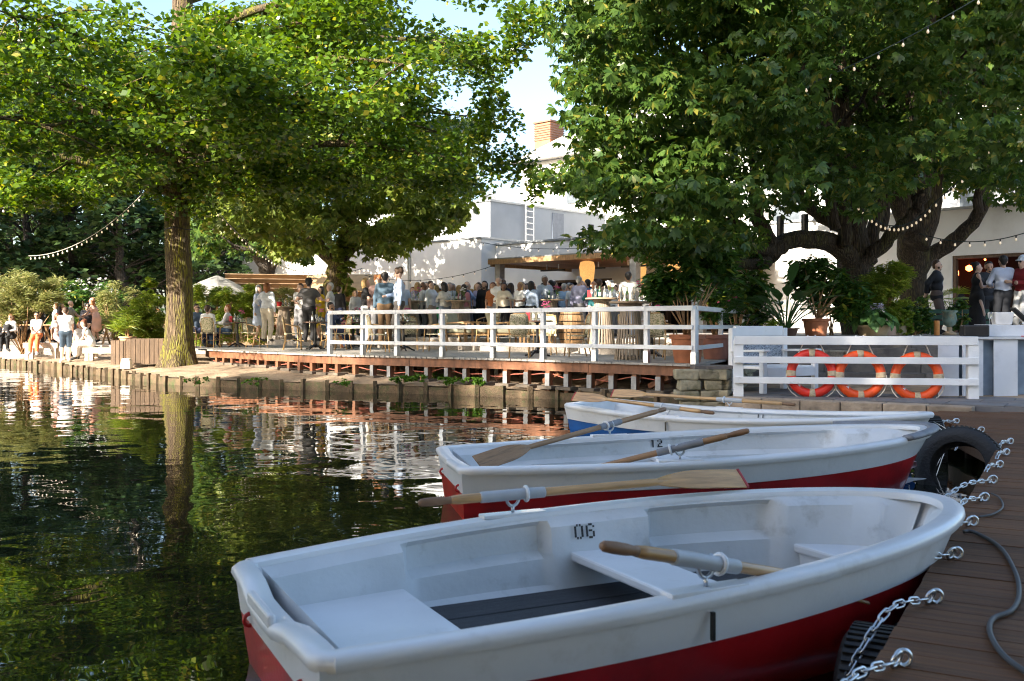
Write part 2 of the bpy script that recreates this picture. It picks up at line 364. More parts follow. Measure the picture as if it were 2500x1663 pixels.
# ------------------------------------------------------------------ white deck railing
def railing(name, label, pts, z, hgt, rails, pw, rw, foot=True, step=None, overhang=0, loc=None, thick=.04):
    t = thing(name, label, 'railing', loc or pts[0])
    o = Vector(t.location)
    for p in pts:
        p = Vector(p)-o; d = (Vector(pts[-1])-Vector(pts[0])).normalized(); rz = math.atan2(d.y, d.x)
        MB().box((0,0,0), (pw,pw,hgt-.06)).build('post', white, t, loc=(p.x,p.y,p.z+(hgt-.06)/2), bevel=.006); LAST[0].rotation_euler = (0,0,rz)
        if foot:
            MB().box((0,0,0), (pw+.012,pw+.012,.2)).build('foot_bracket', steel, t, loc=(p.x,p.y,p.z+.10)); LAST[0].rotation_euler = (0,0,rz)
    for (rz_, rh) in rails:
        for i in range(len(pts)-1):
            a, c = Vector(pts[i])-o, Vector(pts[i+1])-o; d = (c-a).normalized(); nn = Vector((d.y, -d.x, 0))
            if nn.y > 0: nn = -nn
            ea = a-d*(overhang if i == 0 else -.002); ec = c+d*(overhang if i == len(pts)-2 else -.002)
            top = rz_ > hgt-.12
            off = nn*(0 if top else pw/2+thick/2-.004)
            MB().beam(ea+off+Vector((0,0,rz_)), ec+off+Vector((0,0,rz_)), pw+.03 if top else thick, rh).build('rail', white, t, bevel=.006)
    return t
RP = [dk(a, edge_b(a)+.07, LV1) for a in (.08,1.05,2.2,3.45,4.75,6.05,7.3,8.3,9.35)]
railing('deck_railing', 'long white wooden railing with three rails along the deck edge', RP, LV1, 1.0, ((.955,.085),(.63,.075),(.28,.075)), .085, .08)
sd = Vector((2.14, 5.4, 0)).normalized()
railing('side_railing', 'short white railing running back from the deck corner beside the plants', [RP[0]+sd*.12, RP[0]+sd*2.6, RP[0]+sd*5.4], LV1, 1.0, ((.955,.085),(.63,.075),(.28,.075)), .085, .08, overhang=.05)
# ------------------------------------------------------------------ path, steps, stone wall, right terrace
paving = mat('dark_path_paving', (.16,.15,.15), .8, .25, 2, .3, 20, dirt=(.24,.19,.14), dscale=1.3, dlo=.5, dhi=.75)
kerbm = mat('sandstone_kerb', (.36,.27,.19), .85, .25, 5, .4, 25, rand=.15)
struct(MB().prism([(3.5,15.55),(3.38,15.12),(5.75,13.68),(6.6,13.1),(16,9),(16,20),(4.3,20.5),(3.9,17)], -.4, .31).build('path', paving))
ks = struct(thing('path_kerb', 'x', 'x')); del ks['label'], ks['category']
ka, kb = Vector((3.3,15.02,0)), Vector((6.2,13.18,0))
for i in range(6):
    p = ka.lerp(kb, i/6); q = ka.lerp(kb, (i+1)/6)-(kb-ka).normalized()*.012
    MB().beam(p+Vector((0,0,.2)), q+Vector((0,0,.2)), .3, .235+rnd.uniform(-.01,.012)).build('kerb_stone', kerbm, ks, bevel=.012)
pv = struct(thing('path_slabs', 'x', 'x')); del pv['label'], pv['category']
d1 = (kb-ka).normalized(); d2 = Vector((-d1.y, d1.x, 0))
for i in range(-1, 7):
    for j in range(6):
        c = ka+d1*(.4+i*.75+.37*(j % 2))+d2*(.5+j*.62)
        if c.x < 3.6+.12*(c.y-15) or c.x > 12 or c.y > 19: continue
        o = MB().box((0,0,0), (.735,.605,.03)).build('paving_slab', paving, pv, loc=c+Vector((0,0,.312+rnd.uniform(0,.004)))); o.rotation_euler = (0,0,math.atan2(d1.y,d1.x))
stepm = mat('dark_stone_steps', (.13,.12,.115), .85, .3, 3, .4, 20, dirt=(.22,.19,.16), dscale=2)
T0 = Vector((4.3,19.6,0)); T1 = Vector((14.5,17.9,0)); td = (T1-T0).normalized(); tn = Vector((-td.y, td.x, 0))
ts = struct(thing('terrace_steps', 'x', 'x')); del ts['label'], ts['category']
for k in range(4):
    off = -.36*(3-k)-.18; z = .32+.22*(k+1)
    for i in range(6):
        p = T0.lerp(T1, i/6)+tn*(off+.2); q = T0.lerp(T1, (i+1)/6)-td*.01+tn*(off+.2)
        MB().beam(p+Vector((0,0,z-.12)), q+Vector((0,0,z-.12)), .42, .236).build('step_stone', stepm, ts, bevel=.01)
struct(MB().prism([tuple((T0+tn*.02)[:2]), tuple((T1+tn*.02)[:2]), (17,24), (12,34), (4,27)], .3, 1.195).build('right_terrace', mat('terrace_slabs', (.33,.29,.25), .85, .25, 2, .3, 18)))
stonem = mat('rubble_stone', (.33,.29,.20), .9, .3, 4, .7, 12, dirt=(.12,.12,.05), dscale=3, dlo=.5, dhi=.7, rand=.3)
sw = thing('stone_wall', 'rough mossy stone wall beneath the deck corner', 'wall', (3.25,15.9,0))
wd = Vector((.37,.93,0))
for c in range(5):
    z = -.14+c*.17; o_ = .12 if c % 2 else 0
    for i in range(-2, 9):
        lx = .34+rnd.uniform(-.07,.08)
        base = Vector((.12,-.02,0))+wd*(i*.38+o_) if i >= 0 else Vector((.12,-.05,0))+Vector((.36*(i+1)-.2+o_*.5,.02,0))
        mb = MB().box((0,0,0), (lx+.02,.3,.165))
        mb.v = [(x+rnd.uniform(-.02,.02), y+rnd.uniform(-.025,.025), zz+rnd.uniform(-.012,.012)) for x,y,zz in mb.v]
        o = mb.build('stone', stonem, sw, loc=base+Vector((0,0,z+.08)), bevel=.025); o.rotation_euler = (0,0,math.atan2(wd.y,wd.x) if i >= 0 else 0)
MB().box((0,0,0), (.62,.45,.05)).build('cap_slab', stepm, sw, loc=(.0,.1,.735))
# ring railing on the path
railing('path_railing', 'white wooden railing on the path hung with three orange lifebuoys', [Vector((3.48,15.12,.31)), Vector((6.80,14.52,.31))], .31, .93,
        ((.87,.13),(.575,.10),(.265,.10)), .15, .1, foot=False, overhang=.06, thick=.05)
# ------------------------------------------------------------------ dock
dockm = mat('wet_brown_dock_boards', (.105,.040,.016), .62, .35, 2.2, .35, 16, spec=.25, col2=(.22,.095,.036), stretch=(1,9,9), rand=.25, dirt=(.06,.035,.02), dscale=1.2, dlo=.45, dhi=.7)
dock = struct(thing('dock', 'x', 'x')); del dock['label'], dock['category']
KO = Vector((1.05,2.93,0)); KE = Vector((.491,.871,0)); KP = Vector((.871,-.491,0)); DZ = .34
PLD = MB().box((0,0,0), (1,1,1)).mesh('dock_plank'); PLD.materials.append(dockm)
def dockpt(s, t, z=DZ): return KO+KE*s+KP*t+Vector((0,0,z))
s_ = -5.0
while s_ < 11.3:
    t0 = 0 if s_ < 6.74 else -(s_-6.74)*.317
    if s_ > 10.1: t0 = -1.05+(s_-10.1)*2.3
    t1 = 6.5; l = t1-t0+rnd.uniform(-.006,.006)
    o = bpy.data.objects.new('dock_plank', PLD); COL.objects.link(o); o.parent = dock
    o.location = dockpt(s_, (t0+t1)/2, DZ-.02+rnd.uniform(-.002,.002)); o.scale = (l,.140,.04); o.rotation_euler = (0,0,math.atan2(KP.y,KP.x)); s_ += .146
for (p, q) in ((dockpt(-5,.03), dockpt(6.7,.03)), (dockpt(6.74,.03), dockpt(10.05,-1.0)), (dockpt(10.05,-1.0), dockpt(11.2,1.6))):
    MB().beam(p-Vector((0,0,.135)), q-Vector((0,0,.135)), .05, .19).build('edge_beam', wooddark, dock)
for s_ in (-3,-1,1,3,5,6.7,8.4,10):
    t = .2 if s_ < 6.8 else -(s_-6.74)*.317+.2
    MB().tube([dockpt(s_,t,-.8), dockpt(s_,t,DZ-.05)], .09, 10).build('pile', wooddark, dock, smooth=True)
# ------------------------------------------------------------------ buildings, set out on the same grid as the deck
plaster = mat('white_plaster', (.74,.73,.70), .9, .06, 1.2, .1, 40, dirt=(.6,.57,.52), dscale=.8, dlo=.55, dhi=.85)
greywall = mat('grey_render', (.42,.44,.46), .9, .08, 1.0, .1, 30)
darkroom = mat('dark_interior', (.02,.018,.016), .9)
metalflash = mat('grey_roof_flashing', (.30,.32,.34), .45, .1, 3, metal=.6)
def bbox3(mb, a0, a1, b0, b1, z0, z1):
    c = dk((a0+a1)/2, (b0+b1)/2, (z0+z1)/2); return mb.box(c, (abs(a1-a0), abs(b1-b0), z1-z0), RZ)
bl = thing('restaurant_building', 'long low white restaurant building with flat roof and dark doorways behind the crowd', 'building', dk(12,17,1.2))
bo = -bl.location
def bpart(name, m, *boxes, parent=None, bevel=0):
    mb = MB()
    for q in boxes: bbox3(mb, *q)
    o = mb.build(name, m, parent or bl); o.location = (bo if (parent is None or parent is bl) else (0,0,0)); return o
ops = [(-4.2,1.6,1.2,3.55),(8.0,10.3,1.2,3.45),(10.9,13.2,1.2,3.35),(14.6,17.6,1.2,3.3)]       # doorways a0,a1,z0,z1
cur = -6.0; segs = []
for (a0,a1,z0,z1) in ops:
    segs.append((cur,a0,17,17.35,.6,4.95)); segs.append((a0,a1,17,17.35,z1,4.95)); cur = a1
segs.append((cur,21,17,17.35,.6,4.95))
bpart('wall', plaster, *segs)
for (a0,a1,z0,z1) in ops:
    f = bpart('doorway', wooddark, (a0,a0+.1,17.05,17.25,z0,z1-.1), (a1-.1,a1,17.05,17.25,z0,z1-.1), (a0,a1,17.05,17.25,z1-.1,z1-.003), ((a0+a1)/2-.05,(a0+a1)/2+.05,17.05,17.25,z0,z1-.1))
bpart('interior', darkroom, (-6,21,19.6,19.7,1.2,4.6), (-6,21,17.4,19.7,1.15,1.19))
bpart('roof', metalflash, (-6.05,21,16.93,28,4.952,5.03))
bpart('side_wing_wall', plaster, (21,40,16.1,26,.6,5.2)); bpart('wing_coping', metalflash, (20.96,40,16.05,26,5.202,5.28))
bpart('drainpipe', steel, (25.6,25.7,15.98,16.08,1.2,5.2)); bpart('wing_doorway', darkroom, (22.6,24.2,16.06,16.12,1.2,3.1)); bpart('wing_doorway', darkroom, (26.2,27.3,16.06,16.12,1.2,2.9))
us = bpart('upper_storey', greywall, (22.3,33,18,26.6,5.0,7.1)); bpart('upper_coping', metalflash, (22.25,33,17.95,26.65,7.102,7.2))
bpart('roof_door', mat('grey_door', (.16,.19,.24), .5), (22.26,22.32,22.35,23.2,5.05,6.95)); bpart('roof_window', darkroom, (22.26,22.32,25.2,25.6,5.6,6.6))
lad = bpart('roof_ladder', steel, (22.1,22.15,20.2,20.25,5.0,7.5), (22.1,22.15,20.75,20.8,5.0,7.5), *[(22.11,22.14,20.25,20.75,5.15+.28*i,5.18+.28*i) for i in range(8)])
bpart('roof_unit', steel, (22.5,23.6,18.6,19.4,7.2,7.55))
bpart('skylight_dome', mat('skylight', (.7,.75,.8), .2), (19,20.5,20,21.5,5.03,5.3))
# tall house behind
hs = thing('tall_house', 'tall white house with pitched grey roof and copper chimney behind the trees', 'building', dk(14,28,1))
mb = MB(); bbox3(mb, -2,29.5,28,40,.5,10.8); o = mb.build('wall', plaster, hs); o.location = -hs.location
A_, B_ = (-2.6,30.1), (27.4,40.6)
c4 = [dk(A_[1],B_[0],10.82), dk(A_[0],B_[0],10.82), dk(A_[0],B_[1],10.82), dk(A_[1],B_[1],10.82), dk(A_[1]-7,34,15.6), dk(A_[0]+7,34,15.6)]
roof = MB().add(c4, [(0,1,5,4),(2,3,4,5),(3,0,4),(1,2,5),(3,2,1,0)]).build('roof', mat('standing_seam_roof', (.42,.40,.38), .5, .08, 2), hs); roof.location = -hs.location
mb = MB()
for i in range(40):
    a = A_[1]-.4-i*.6; mb.beam(dk(a,B_[0],10.85), dk(max(min(a, A_[1]-7.0), A_[0]+7), B_[0]+ (6.4 if a < A_[1]-7 else (A_[1]-a)*.9), 10.85+ (4.78 if a < A_[1]-7 else (A_[1]-a)*.67)), .05, .06)
mb.build('roof_seams', metalflash, hs).location = -hs.location
ch = MB(); bbox3(ch, 28.3,29.5,29.2,30.4,10.9,13.3); copper = mat('copper_cladding', (.50,.23,.11), .5, .15, 3, metal=.3)
co = ch.build('chimney', copper, hs); co.location = -hs.location
cl = MB(); 
for i in range(7): bbox3(cl, 28.25,29.55,29.15,30.45,12.3+i*.14,12.39+i*.14)
bbox3(cl, 28.2,29.6,29.1,30.5,13.32,13.42); cl.build('chimney_louvre', mat('brown_louvre', (.22,.12,.08), .6), co)
for k in range(6):
    a = 26-k*4.2
    for z in (5.6,8.2):
        w = MB(); bbox3(w, a,a-1.3,27.93,28.05,z,z+1.7); w.build('window', mat('window_glass_dark', (.12,.14,.16), .1), hs).location = -hs.location
# pergola with wooden ceiling
pg = thing('terrace_pergola', 'wooden slatted terrace roof on grey posts with hanging woven lampshades in front of building', 'pergola', dk(13,12.2,LV3))
po = -pg.location
slatm = mat('canopy_wood', (.40,.20,.10), .55, .3, 3, .2, 20, stretch=(1,8,8), rand=.2)
def pgb(name, m, *q, parent=pg):
    mb = MB()
    for x in q: bbox3(mb, *x)
    o = mb.build(name, m, parent); o.location = po if parent is pg else (0,0,0); return o
PZT = 3.82
for i in range(40): pgb('ceiling_slat', slatm, (7.6+i*.223,7.6+i*.223+.2,12.25,16.9,PZT-.09,PZT-.06))
pgb('roof_sheet', metalflash, (7.5,16.7,12.1,16.95,PZT+.06,PZT+.1)); pgb('front_beam', woodwarm, (7.5,16.7,12.1,12.22,PZT-.12,PZT+.055))
pgb('side_beam', woodwarm, (16.58,16.7,12.225,16.9,PZT-.2,PZT+.055))
for a in (16.4,10.2,7.8): pgb('post', mat('grey_post', (.35,.36,.37), .6), (a-.13,a+.13,12.3,12.56,LV3,PZT-.12))
for a in (15.2,13.3,11.4):
    h = pgb('patio_heater', blackiron, (a-.55,a+.55,14,14.16,PZT-.34,PZT-.28)); pgb('heater_bracket', steel, (a-.3,a-.27,14.06,14.1,PZT-.28,PZT-.08), (a+.27,a+.3,14.06,14.1,PZT-.28,PZT-.08), parent=h)
shade = mat('woven_lampshade', (.62,.34,.12), .7, .25, 30, .4, 60, emit=(1,.5,.15,.25))
for i, (a, bb) in enumerate(((12.6,12.9),(11.6,14.6),(10.9,15.9),(8.9,12.9))):
    L_ = thing('pendant_lamp', ('woven pendant lampshade at the front edge of the terrace roof near the left heater','woven pendant lampshade in the middle depth of the terrace roof','dark woven pendant lampshade deepest under the terrace roof','bright woven pendant lampshade beside the right-hand grey post')[i], 'lamp', dk(a,bb,PZT-.95), 0, 'woven pendant lamps')
    MB().lathe([(.20,0),(.25,.3),(.28,.6),(.24,.78),(.10,.82)], 20).build('lamp_shade', shade, L_, smooth=True)
    MB().tube([(0,0,.82),(0,0,.88)], .012, 6).build('cord', blackiron, L_)
# glowing red lamps in the right-hand bar
redl = mat('red_bar_lamp', (.6,.08,.02), .5, emit=(1,.12,.03,6))
for i, (u, v) in enumerate(((2330,667),(2366,655),(2405,634))):
    y = 31.5; p = PT(u, v, y); L_ = thing('bar_lamp', ('largest glowing red lamp inside the bar doorway','second glowing red lamp inside the bar doorway','tiny red light high above the bearded man at the bar')[i], 'lamp', p, 0, 'red bar lamps')
    rr = (.13,.10,.03)[i]; MB().lathe([(.02,-rr),(rr,-rr*.5),(rr,rr*.5),(.02,rr)], 14).build('lamp_body', redl, L_, smooth=True)
    MB().tube([(0,0,rr),(0,0,3.6-p.z)], .008, 5).build('cord', blackiron, L_)
# huts, parasol beyond the hedge
hutm = mat('hut_boards', (.30,.20,.12), .75, .3, 3, .3, 20, stretch=(1,8,8), rand=.2)
hut = thing('wooden_hut', 'small wooden hut with plank gable roof behind the bamboo hedge', 'hut', (PX(650,41),41,.6), .25)
for i in range(5):
    for s in (-1,1):
        MB().box((0,0,0), (3.3,.34,.03), M=Matrix.Rotation(s*.62,3,'X')).build('roof_board', hutm, hut, loc=(0,s*(.14+i*.27),3.0-.16-i*.2))
MB().prism([(-1.45,-1.15),(1.45,-1.15),(1.45,1.15),(-1.45,1.15)],0,1.95).build('wall', hutm, hut)
MB().add([(-1.46,-1.15,1.95),(-1.46,1.15,1.95),(-1.46,0,2.85),(1.46,-1.15,1.95),(1.46,1.15,1.95),(1.46,0,2.85)],[(0,1,2),(3,5,4),(0,2,5,3),(1,4,5,2)]).build('gable', hutm, hut)
st = thing('market_stall', 'market stall with tan canvas awning and wooden counter in front of white wall', 'stall', (PX(790,41.5),41.5,1.0), -.2)
tan = mat('tan_canvas', (.55,.36,.18), .85, .2, 2, .1, 20)
for x in (-2.2,0,2.2): MB().box((x,.9,1.2),(.1,.1,2.4)).build('post', woodwarm, st)
MB().box((0,0,0),(4.8,1.9,.05),M=Matrix.Rotation(.42,3,'X')).build('awning', tan, st, loc=(0,0,2.2))
MB().box((0,-.1,.5),(4.4,.8,1.0)).build('counter', hutm, st); MB().box((0,.95,1.2),(4.4,.05,2.2)).build('back_panel', hutm, st); MB().box((0,-.1,1.02),(4.6,.95,.05)).build('counter_top', woodwarm, st)
pr = thing('grey_parasol', 'large grey garden parasol behind the bamboo hedge', 'parasol', (PX(530,40),40,.5))
MB().lathe([(1.75,2.15),(1.2,2.45),(.55,2.75),(.05,2.95)], 10).build('canopy', mat('grey_canvas', (.24,.235,.22), .85), pr); MB().tube([(0,0,0),(0,0,2.9)], .03, 8).build('pole', woodwarm, pr, smooth=True)
# ------------------------------------------------------------------ foliage
def unit(v): return v/np.maximum(np.linalg.norm(v, axis=-1, keepdims=True), 1e-9)
def leaf_quads(P, L, ratio, droop=.25, flat=.75, palm=0, rg=None):
    rg = rg or nrg; n = len(P)
    ang = rg.uniform(0, 2*np.pi, n); ax = np.stack([np.cos(ang), np.sin(ang), rg.normal(-droop, .35, n)], 1); ax = unit(ax)
    up = np.stack([rg.normal(0, 1-flat+.25, n), rg.normal(0, 1-flat+.25, n), np.ones(n)], 1)
    sd = unit(np.cross(ax, up)); nm = np.cross(sd, ax)
    L = (L*rg.uniform(.7, 1.2, n))[:, None]
    if not palm:
        W = L*ratio
        V = np.stack([P, P+ax*L*.45+sd*W*.5+nm*L*.06, P+ax*L, P+ax*L*.45-sd*W*.5+nm*L*.06], 1)
        return V.reshape(-1, 3)
    out = []
    for k in range(palm):
        a = (k-(palm-1)/2)*(2.9/palm)+rg.normal(0, .07, n); ca, sa = np.cos(a)[:, None], np.sin(a)[:, None]
        d = ax*ca+sd*sa; s2 = sd*ca-ax*sa; l = L*(1-.12*abs(k-(palm-1)/2)); dr = nm*(-.22*l)
        W = l*ratio
        out.append(np.stack([P, P+d*l*.6+s2*W*.5+nm*l*.02, P+d*l+dr, P+d*l*.6-s2*W*.5+nm*l*.02], 1))
    return np.stack(out, 1).reshape(-1, 3)
def quads(n): return np.arange(n*4, dtype=np.int32).reshape(n, 4)
def clump_pts(cl, per, rg=None):
    rg = rg or nrg; out = []
    for c in cl:
        c0, rad = np.array(c[0]), np.array(c[1]); k = max(1, int(per*c[2])) if len(c) > 2 else per
        d = unit(rg.normal(size=(k, 3))); r = rg.uniform(0, 1, (k, 1))**.45
        out.append(c0+d*r*rad)
    return np.concatenate(out)
def foliage(name, cl, per, size, ratio, m, parent, palm=0, droop=.25, flat=.7):
    P = clump_pts(cl, per); V = leaf_quads(P, size, ratio, droop, flat, palm)
    return npmesh(name, V, quads(len(V)//4), m, parent)
LM_alder = leafmat('alder_leaves', (.028,.075,.012), (.15,.25,.022), .40, .30, yellow=(.38,.36,.05))
LM_chest = leafmat('chestnut_leaves', (.040,.095,.020), (.11,.185,.034), .40, .38, yellow=(.30,.28,.05))
LM_chest2 = leafmat('pale_chestnut_leaves', (.10,.16,.025), (.24,.30,.055), .42, .42, yellow=(.35,.33,.08))
LM_wood = leafmat('dark_wood_leaves', (.030,.070,.024), (.07,.12,.035), .3, .5)
LM_bam = leafmat('bamboo_leaves', (.12,.20,.025), (.28,.36,.05), .4, .45, yellow=(.45,.42,.10))
LM_glossy = leafmat('glossy_shrub_leaves', (.035,.10,.02), (.085,.17,.03), .25, .3, yellow=(.30,.32,.04))
LM_willow = leafmat('grey_willow_leaves', (.16,.19,.06), (.30,.31,.11), .4, .5, yellow=(.42,.36,.16))
LM_weed = leafmat('bank_weed_leaves', (.06,.15,.015), (.13,.25,.03), .4, .5)
def barkmat(name, c, c2, moss=None, sc=4, mlo=.45, mhi=.6):
    m = mat(name, c, .95, .3, sc, 0, col2=c2, stretch=(5,5,.9), dirt=moss, dscale=.55, dlo=mlo, dhi=mhi)
    nt = m.node_tree; N = nt.nodes; L = nt.links; tc = N.new('ShaderNodeTexCoord'); mp = N.new('ShaderNodeMapping'); mp.inputs['Scale'].default_value = (13,13,1.7); L.new(tc.outputs['Object'], mp.inputs[0])
    vo = N.new('ShaderNodeTexVoronoi'); vo.feature = 'DISTANCE_TO_EDGE'; vo.inputs['Scale'].default_value = 1.6; L.new(mp.outputs[0], vo.inputs[0])
    n = N.new('ShaderNodeTexNoise'); n.inputs['Scale'].default_value = 2.5; n.inputs['Detail'].default_value = 6; L.new(mp.outputs[0], n.inputs[0])
    ad = N.new('ShaderNodeMath'); ad.operation = 'ADD'; L.new(vo.outputs['Distance'], ad.inputs[0]); L.new(n.outputs[0], ad.inputs[1])
    src = N['Principled BSDF'].inputs['Base Color'].links[0].from_socket; cr_ = N.new('ShaderNodeMapRange'); cr_.inputs[1].default_value = .0; cr_.inputs[2].default_value = .22; L.new(vo.outputs['Distance'], cr_.inputs[0])
    L.new(_mix(nt, tuple(x*.5 for x in c), src, cr_.outputs[0]), N['Principled BSDF'].inputs['Base Color'])
    bp = N.new('ShaderNodeBump'); bp.inputs['Strength'].default_value = 1; bp.inputs['Distance'].default_value = .09; L.new(ad.outputs[0], bp.inputs['Height']); L.new(bp.outputs[0], N['Principled BSDF'].inputs['Normal'])
    return m
BK_alder = barkmat('mossy_ridged_bark', (.13,.088,.052), (.23,.165,.10), moss=(.23,.22,.018), mlo=.42, mhi=.58)
BK_chest = barkmat('dark_chestnut_bark', (.075,.055,.035), (.14,.10,.06), moss=(.13,.12,.03), mlo=.5, mhi=.68)
BK_dark = barkmat('grey_wood_bark', (.10,.085,.07), (.17,.14,.11))
def wob(pts, amp, n=5):
    P = spline(pts, n); return [p+Vector((rnd.gauss(0,amp), rnd.gauss(0,amp), rnd.gauss(0,amp*.4))) if 0 < i < len(P)-1 else p for i, p in enumerate(P)]
def radii(rs, m):
    return list(np.interp(np.linspace(0, 1, m), np.linspace(0, 1, len(rs)), rs))
def limb(mb, pts, rs, amp=.03, n=10, seg=5):
    P = wob(pts, amp, seg); mb.tube(P, radii(rs, len(P)), n); return P
def inpoly(px, py, poly):
    c = False; j = len(poly)-1
    for i in range(len(poly)):
        if (poly[i][1] > py) != (poly[j][1] > py) and px < (poly[j][0]-poly[i][0])*(py-poly[i][1])/(poly[j][1]-poly[i][1])+poly[i][0]: c = not c
        j = i
    return c
GAP = [(1205,-400),(1195,150),(1180,250),(1115,330),(1095,400),(1150,480),(1450,420),(1450,330),(1405,230),(1395,150),(1445,-400)]   # open sky between the two crowns
def in_gap(p): return p.y > 1 and inpoly(1250+F*p.x/p.y, HV-F*(p.z-EYE)/p.y, GAP)
# ---- big tree on the bank (left)
TB = Vector((-9.17, 27.0, .1))
lt = thing('bank_tree', 'tall leafy tree with thick mossy ridged trunk standing on the sandy bank', 'tree', TB)
tr = MB()
P = spline([(0,0,-.3),(.02,0,.6),(.03,.02,2.2),(-.02,0,4.2),(.05,.05,6.2),(.1,0,8.5),(.12,.05,11),(.2,0,15),(.3,.1,19)], 6)
rr = [float(np.interp(p.z, [-.3,.0,.35,.9,1.8,4,7,11,19], [.66,.60,.47,.38,.345,.335,.31,.26,.05])) for p in P]
NV = 28; vs = []; 
for i, p in enumerate(P):
    for k in range(NV):
        a = 2*math.pi*k/NV; fl = max(0, 1-p.z/1.0); r_ = rr[i]*(1+.16*fl*math.cos(5*a+.7)+.035*math.sin(9*a+p.z*2)+.02*math.sin(17*a-p.z*5))
        vs.append(p+Vector((math.cos(a)*r_, math.sin(a)*r_, 0)))
tr.add(vs, [(i*NV+k, i*NV+(k+1) % NV, (i+1)*NV+(k+1) % NV, (i+1)*NV+k) for i in range(len(P)-1) for k in range(NV)])
tr.build('trunk', BK_alder, lt, smooth=True)
MB().tube([(.36*math.cos(a), .36*math.sin(a), 3.95+.02*math.sin(3*a)) for a in np.linspace(0, 2*math.pi, 24)], .012, 6).build('wire_band', blackiron, lt, smooth=True)
rg2 = random.Random(11); limbs = MB(); cl = []; clu = []
LIMBS = []
for k in range(22):                        # limb: azimuth, start height, length, rise
    az = k*2.399+.4; z0 = 4.9+k*.33; ln = 8.6-.11*k+rg2.uniform(-.6,.6); LIMBS.append((az, z0, ln, rg2.uniform(.5,1.9)))
LIMBS += [(-.25,5.2,9.4,.9),(-.05,6.0,9.6,1.2),(-.7,6.2,9.8,1.2),(-.35,8.2,9.2,.6),(-1.2,6.0,8.5,1.6),(-1.75,6.4,7.5,1.4),(-2.4,5.6,7.5,1.6),(2.9,5.4,8.5,1.8),(.25,7.4,8.6,.2),(-.9,8.6,9,.4),(3.4,6.6,8,1.2)]
LIMBS += [(-2.0,5.0,8,.9),(-2.6,5.0,8.5,.8),(2.8,5.0,9,.6),(-.9,5.2,7.5,.8),(-1.5,5.2,6.5,.8),(-.45,5.2,8,.8)]
LIMBS = [q for q in LIMBS if not (q[1] > 8.3 and math.cos(q[0]-3.6) > -.1)]
for (az, z0, ln, ri) in LIMBS:
    d = Vector((math.cos(az), math.sin(az), 0)); p0 = Vector((.05,.02,z0))
    while ln > 3 and (in_gap(TB+p0+d*ln+Vector((0,0,ri*.35))) or in_gap(TB+p0+d*ln*.85+Vector((0,0,ri*.8)))): ln *= .93
    side = Vector((-d.y, d.x, 0))*rg2.uniform(-.8,.8)
    pts = [p0, p0+d*ln*.3+Vector((0,0,ri*.75)), p0+d*ln*.65+side+Vector((0,0,ri)), p0+d*ln+side*1.6+Vector((0,0,ri*.35))]
    PP = limb(limbs, pts, [.17,.12,.07,.015], .05, 7, 4)
    for j in range(3, len(PP)):
        nb = 2 if j < len(PP)-2 else 3
        for q in range(nb):
            t_ = PP[j]; off = Vector((rg2.gauss(0,1), rg2.gauss(0,1), rg2.gauss(-.15,.45)))*rg2.uniform(.5,1.25); e = t_+off
            s = rg2.uniform(.55,1.0); c_ = (e.x, e.y, e.z-.08)
            if in_gap(e+TB): continue
            ew = e+TB; ue, ve = 1250+F*ew.x/ew.y, HV-F*(ew.z-EYE)/ew.y
            if ve > (405 if ue > 480 else 435)+rg2.uniform(-45,45)+26*math.sin(ue*.013)+14*math.sin(ue*.041): continue
            dd = (36.5-ew.y)/.743; xx, zz = ew.x+.67*dd, ew.z-.466*dd
            if dd > 0 and -13 < xx < 1 and 3.5 < zz < 8.2 and rg2.random() < .8: continue
            dd = (32-ew.y)/.743; xx, zz = ew.x+.67*dd, ew.z-.466*dd
            if dd > 0 and -6 < xx < 6 and .8 < zz < 3.4 and rg2.random() < .4: continue
            if e.x < -1 and e.z > 9.0 and rg2.random() < .85: continue
            al = e.x*-.67+e.y*-.74; la = abs(e.x*.74-e.y*.67)
            if al > .5 and la < 1.15 and e.z < 5.0+.47*al: continue
            limbs.tube([t_, t_.lerp(e, .5)+Vector((0,0,.1)), e], [.03,.018,.008], 4)
            big = e.z > 12.2
            (clu if big else cl).append((c_, (s*1.15, s*1.15, s*.5), s*s))
limbs.build('limbs', BK_alder, lt, smooth=True)
# trailing twigs at the right-hand end of the crown
for (u, v, y, n) in ((1235,110,24,5),(1300,60,24,5),(1210,250,25,6),(1180,330,25,5),(1260,420,26,5),(1310,455,26,4),(1160,150,23,5),(1330,10,23,4),(1120,400,25,5)):
    for q in range(n):
        p = PT(u+rg2.gauss(0,26), v+rg2.gauss(0,26), y+rg2.gauss(0,.4))-TB; cl.append((tuple(p), (.36,.36,.42), .30))
for (u, v, y, n) in ((470,470,26.2,4),(490,505,26.3,3),(20,455,24,5),(70,480,24.5,5),(140,465,25,5),(250,445,25.5,4),(330,440,26,3),(560,445,26,5),(640,435,25.5,4),(720,440,25.5,5),(820,425,25.5,5),(920,430,26,5),(1010,425,26,5),(1080,430,26,4)):
    for q in range(n):
        p = PT(u+rg2.gauss(0,28), v+rg2.gauss(0,16), y+rg2.gauss(0,.5))-TB; cl.append((tuple(p), (.5,.5,.36), .42))
foliage('crown', cl, 320, .15, .80, LM_alder, lt, flat=.15)
foliage('upper_crown', clu, 70, .30, .8, LM_alder, lt)
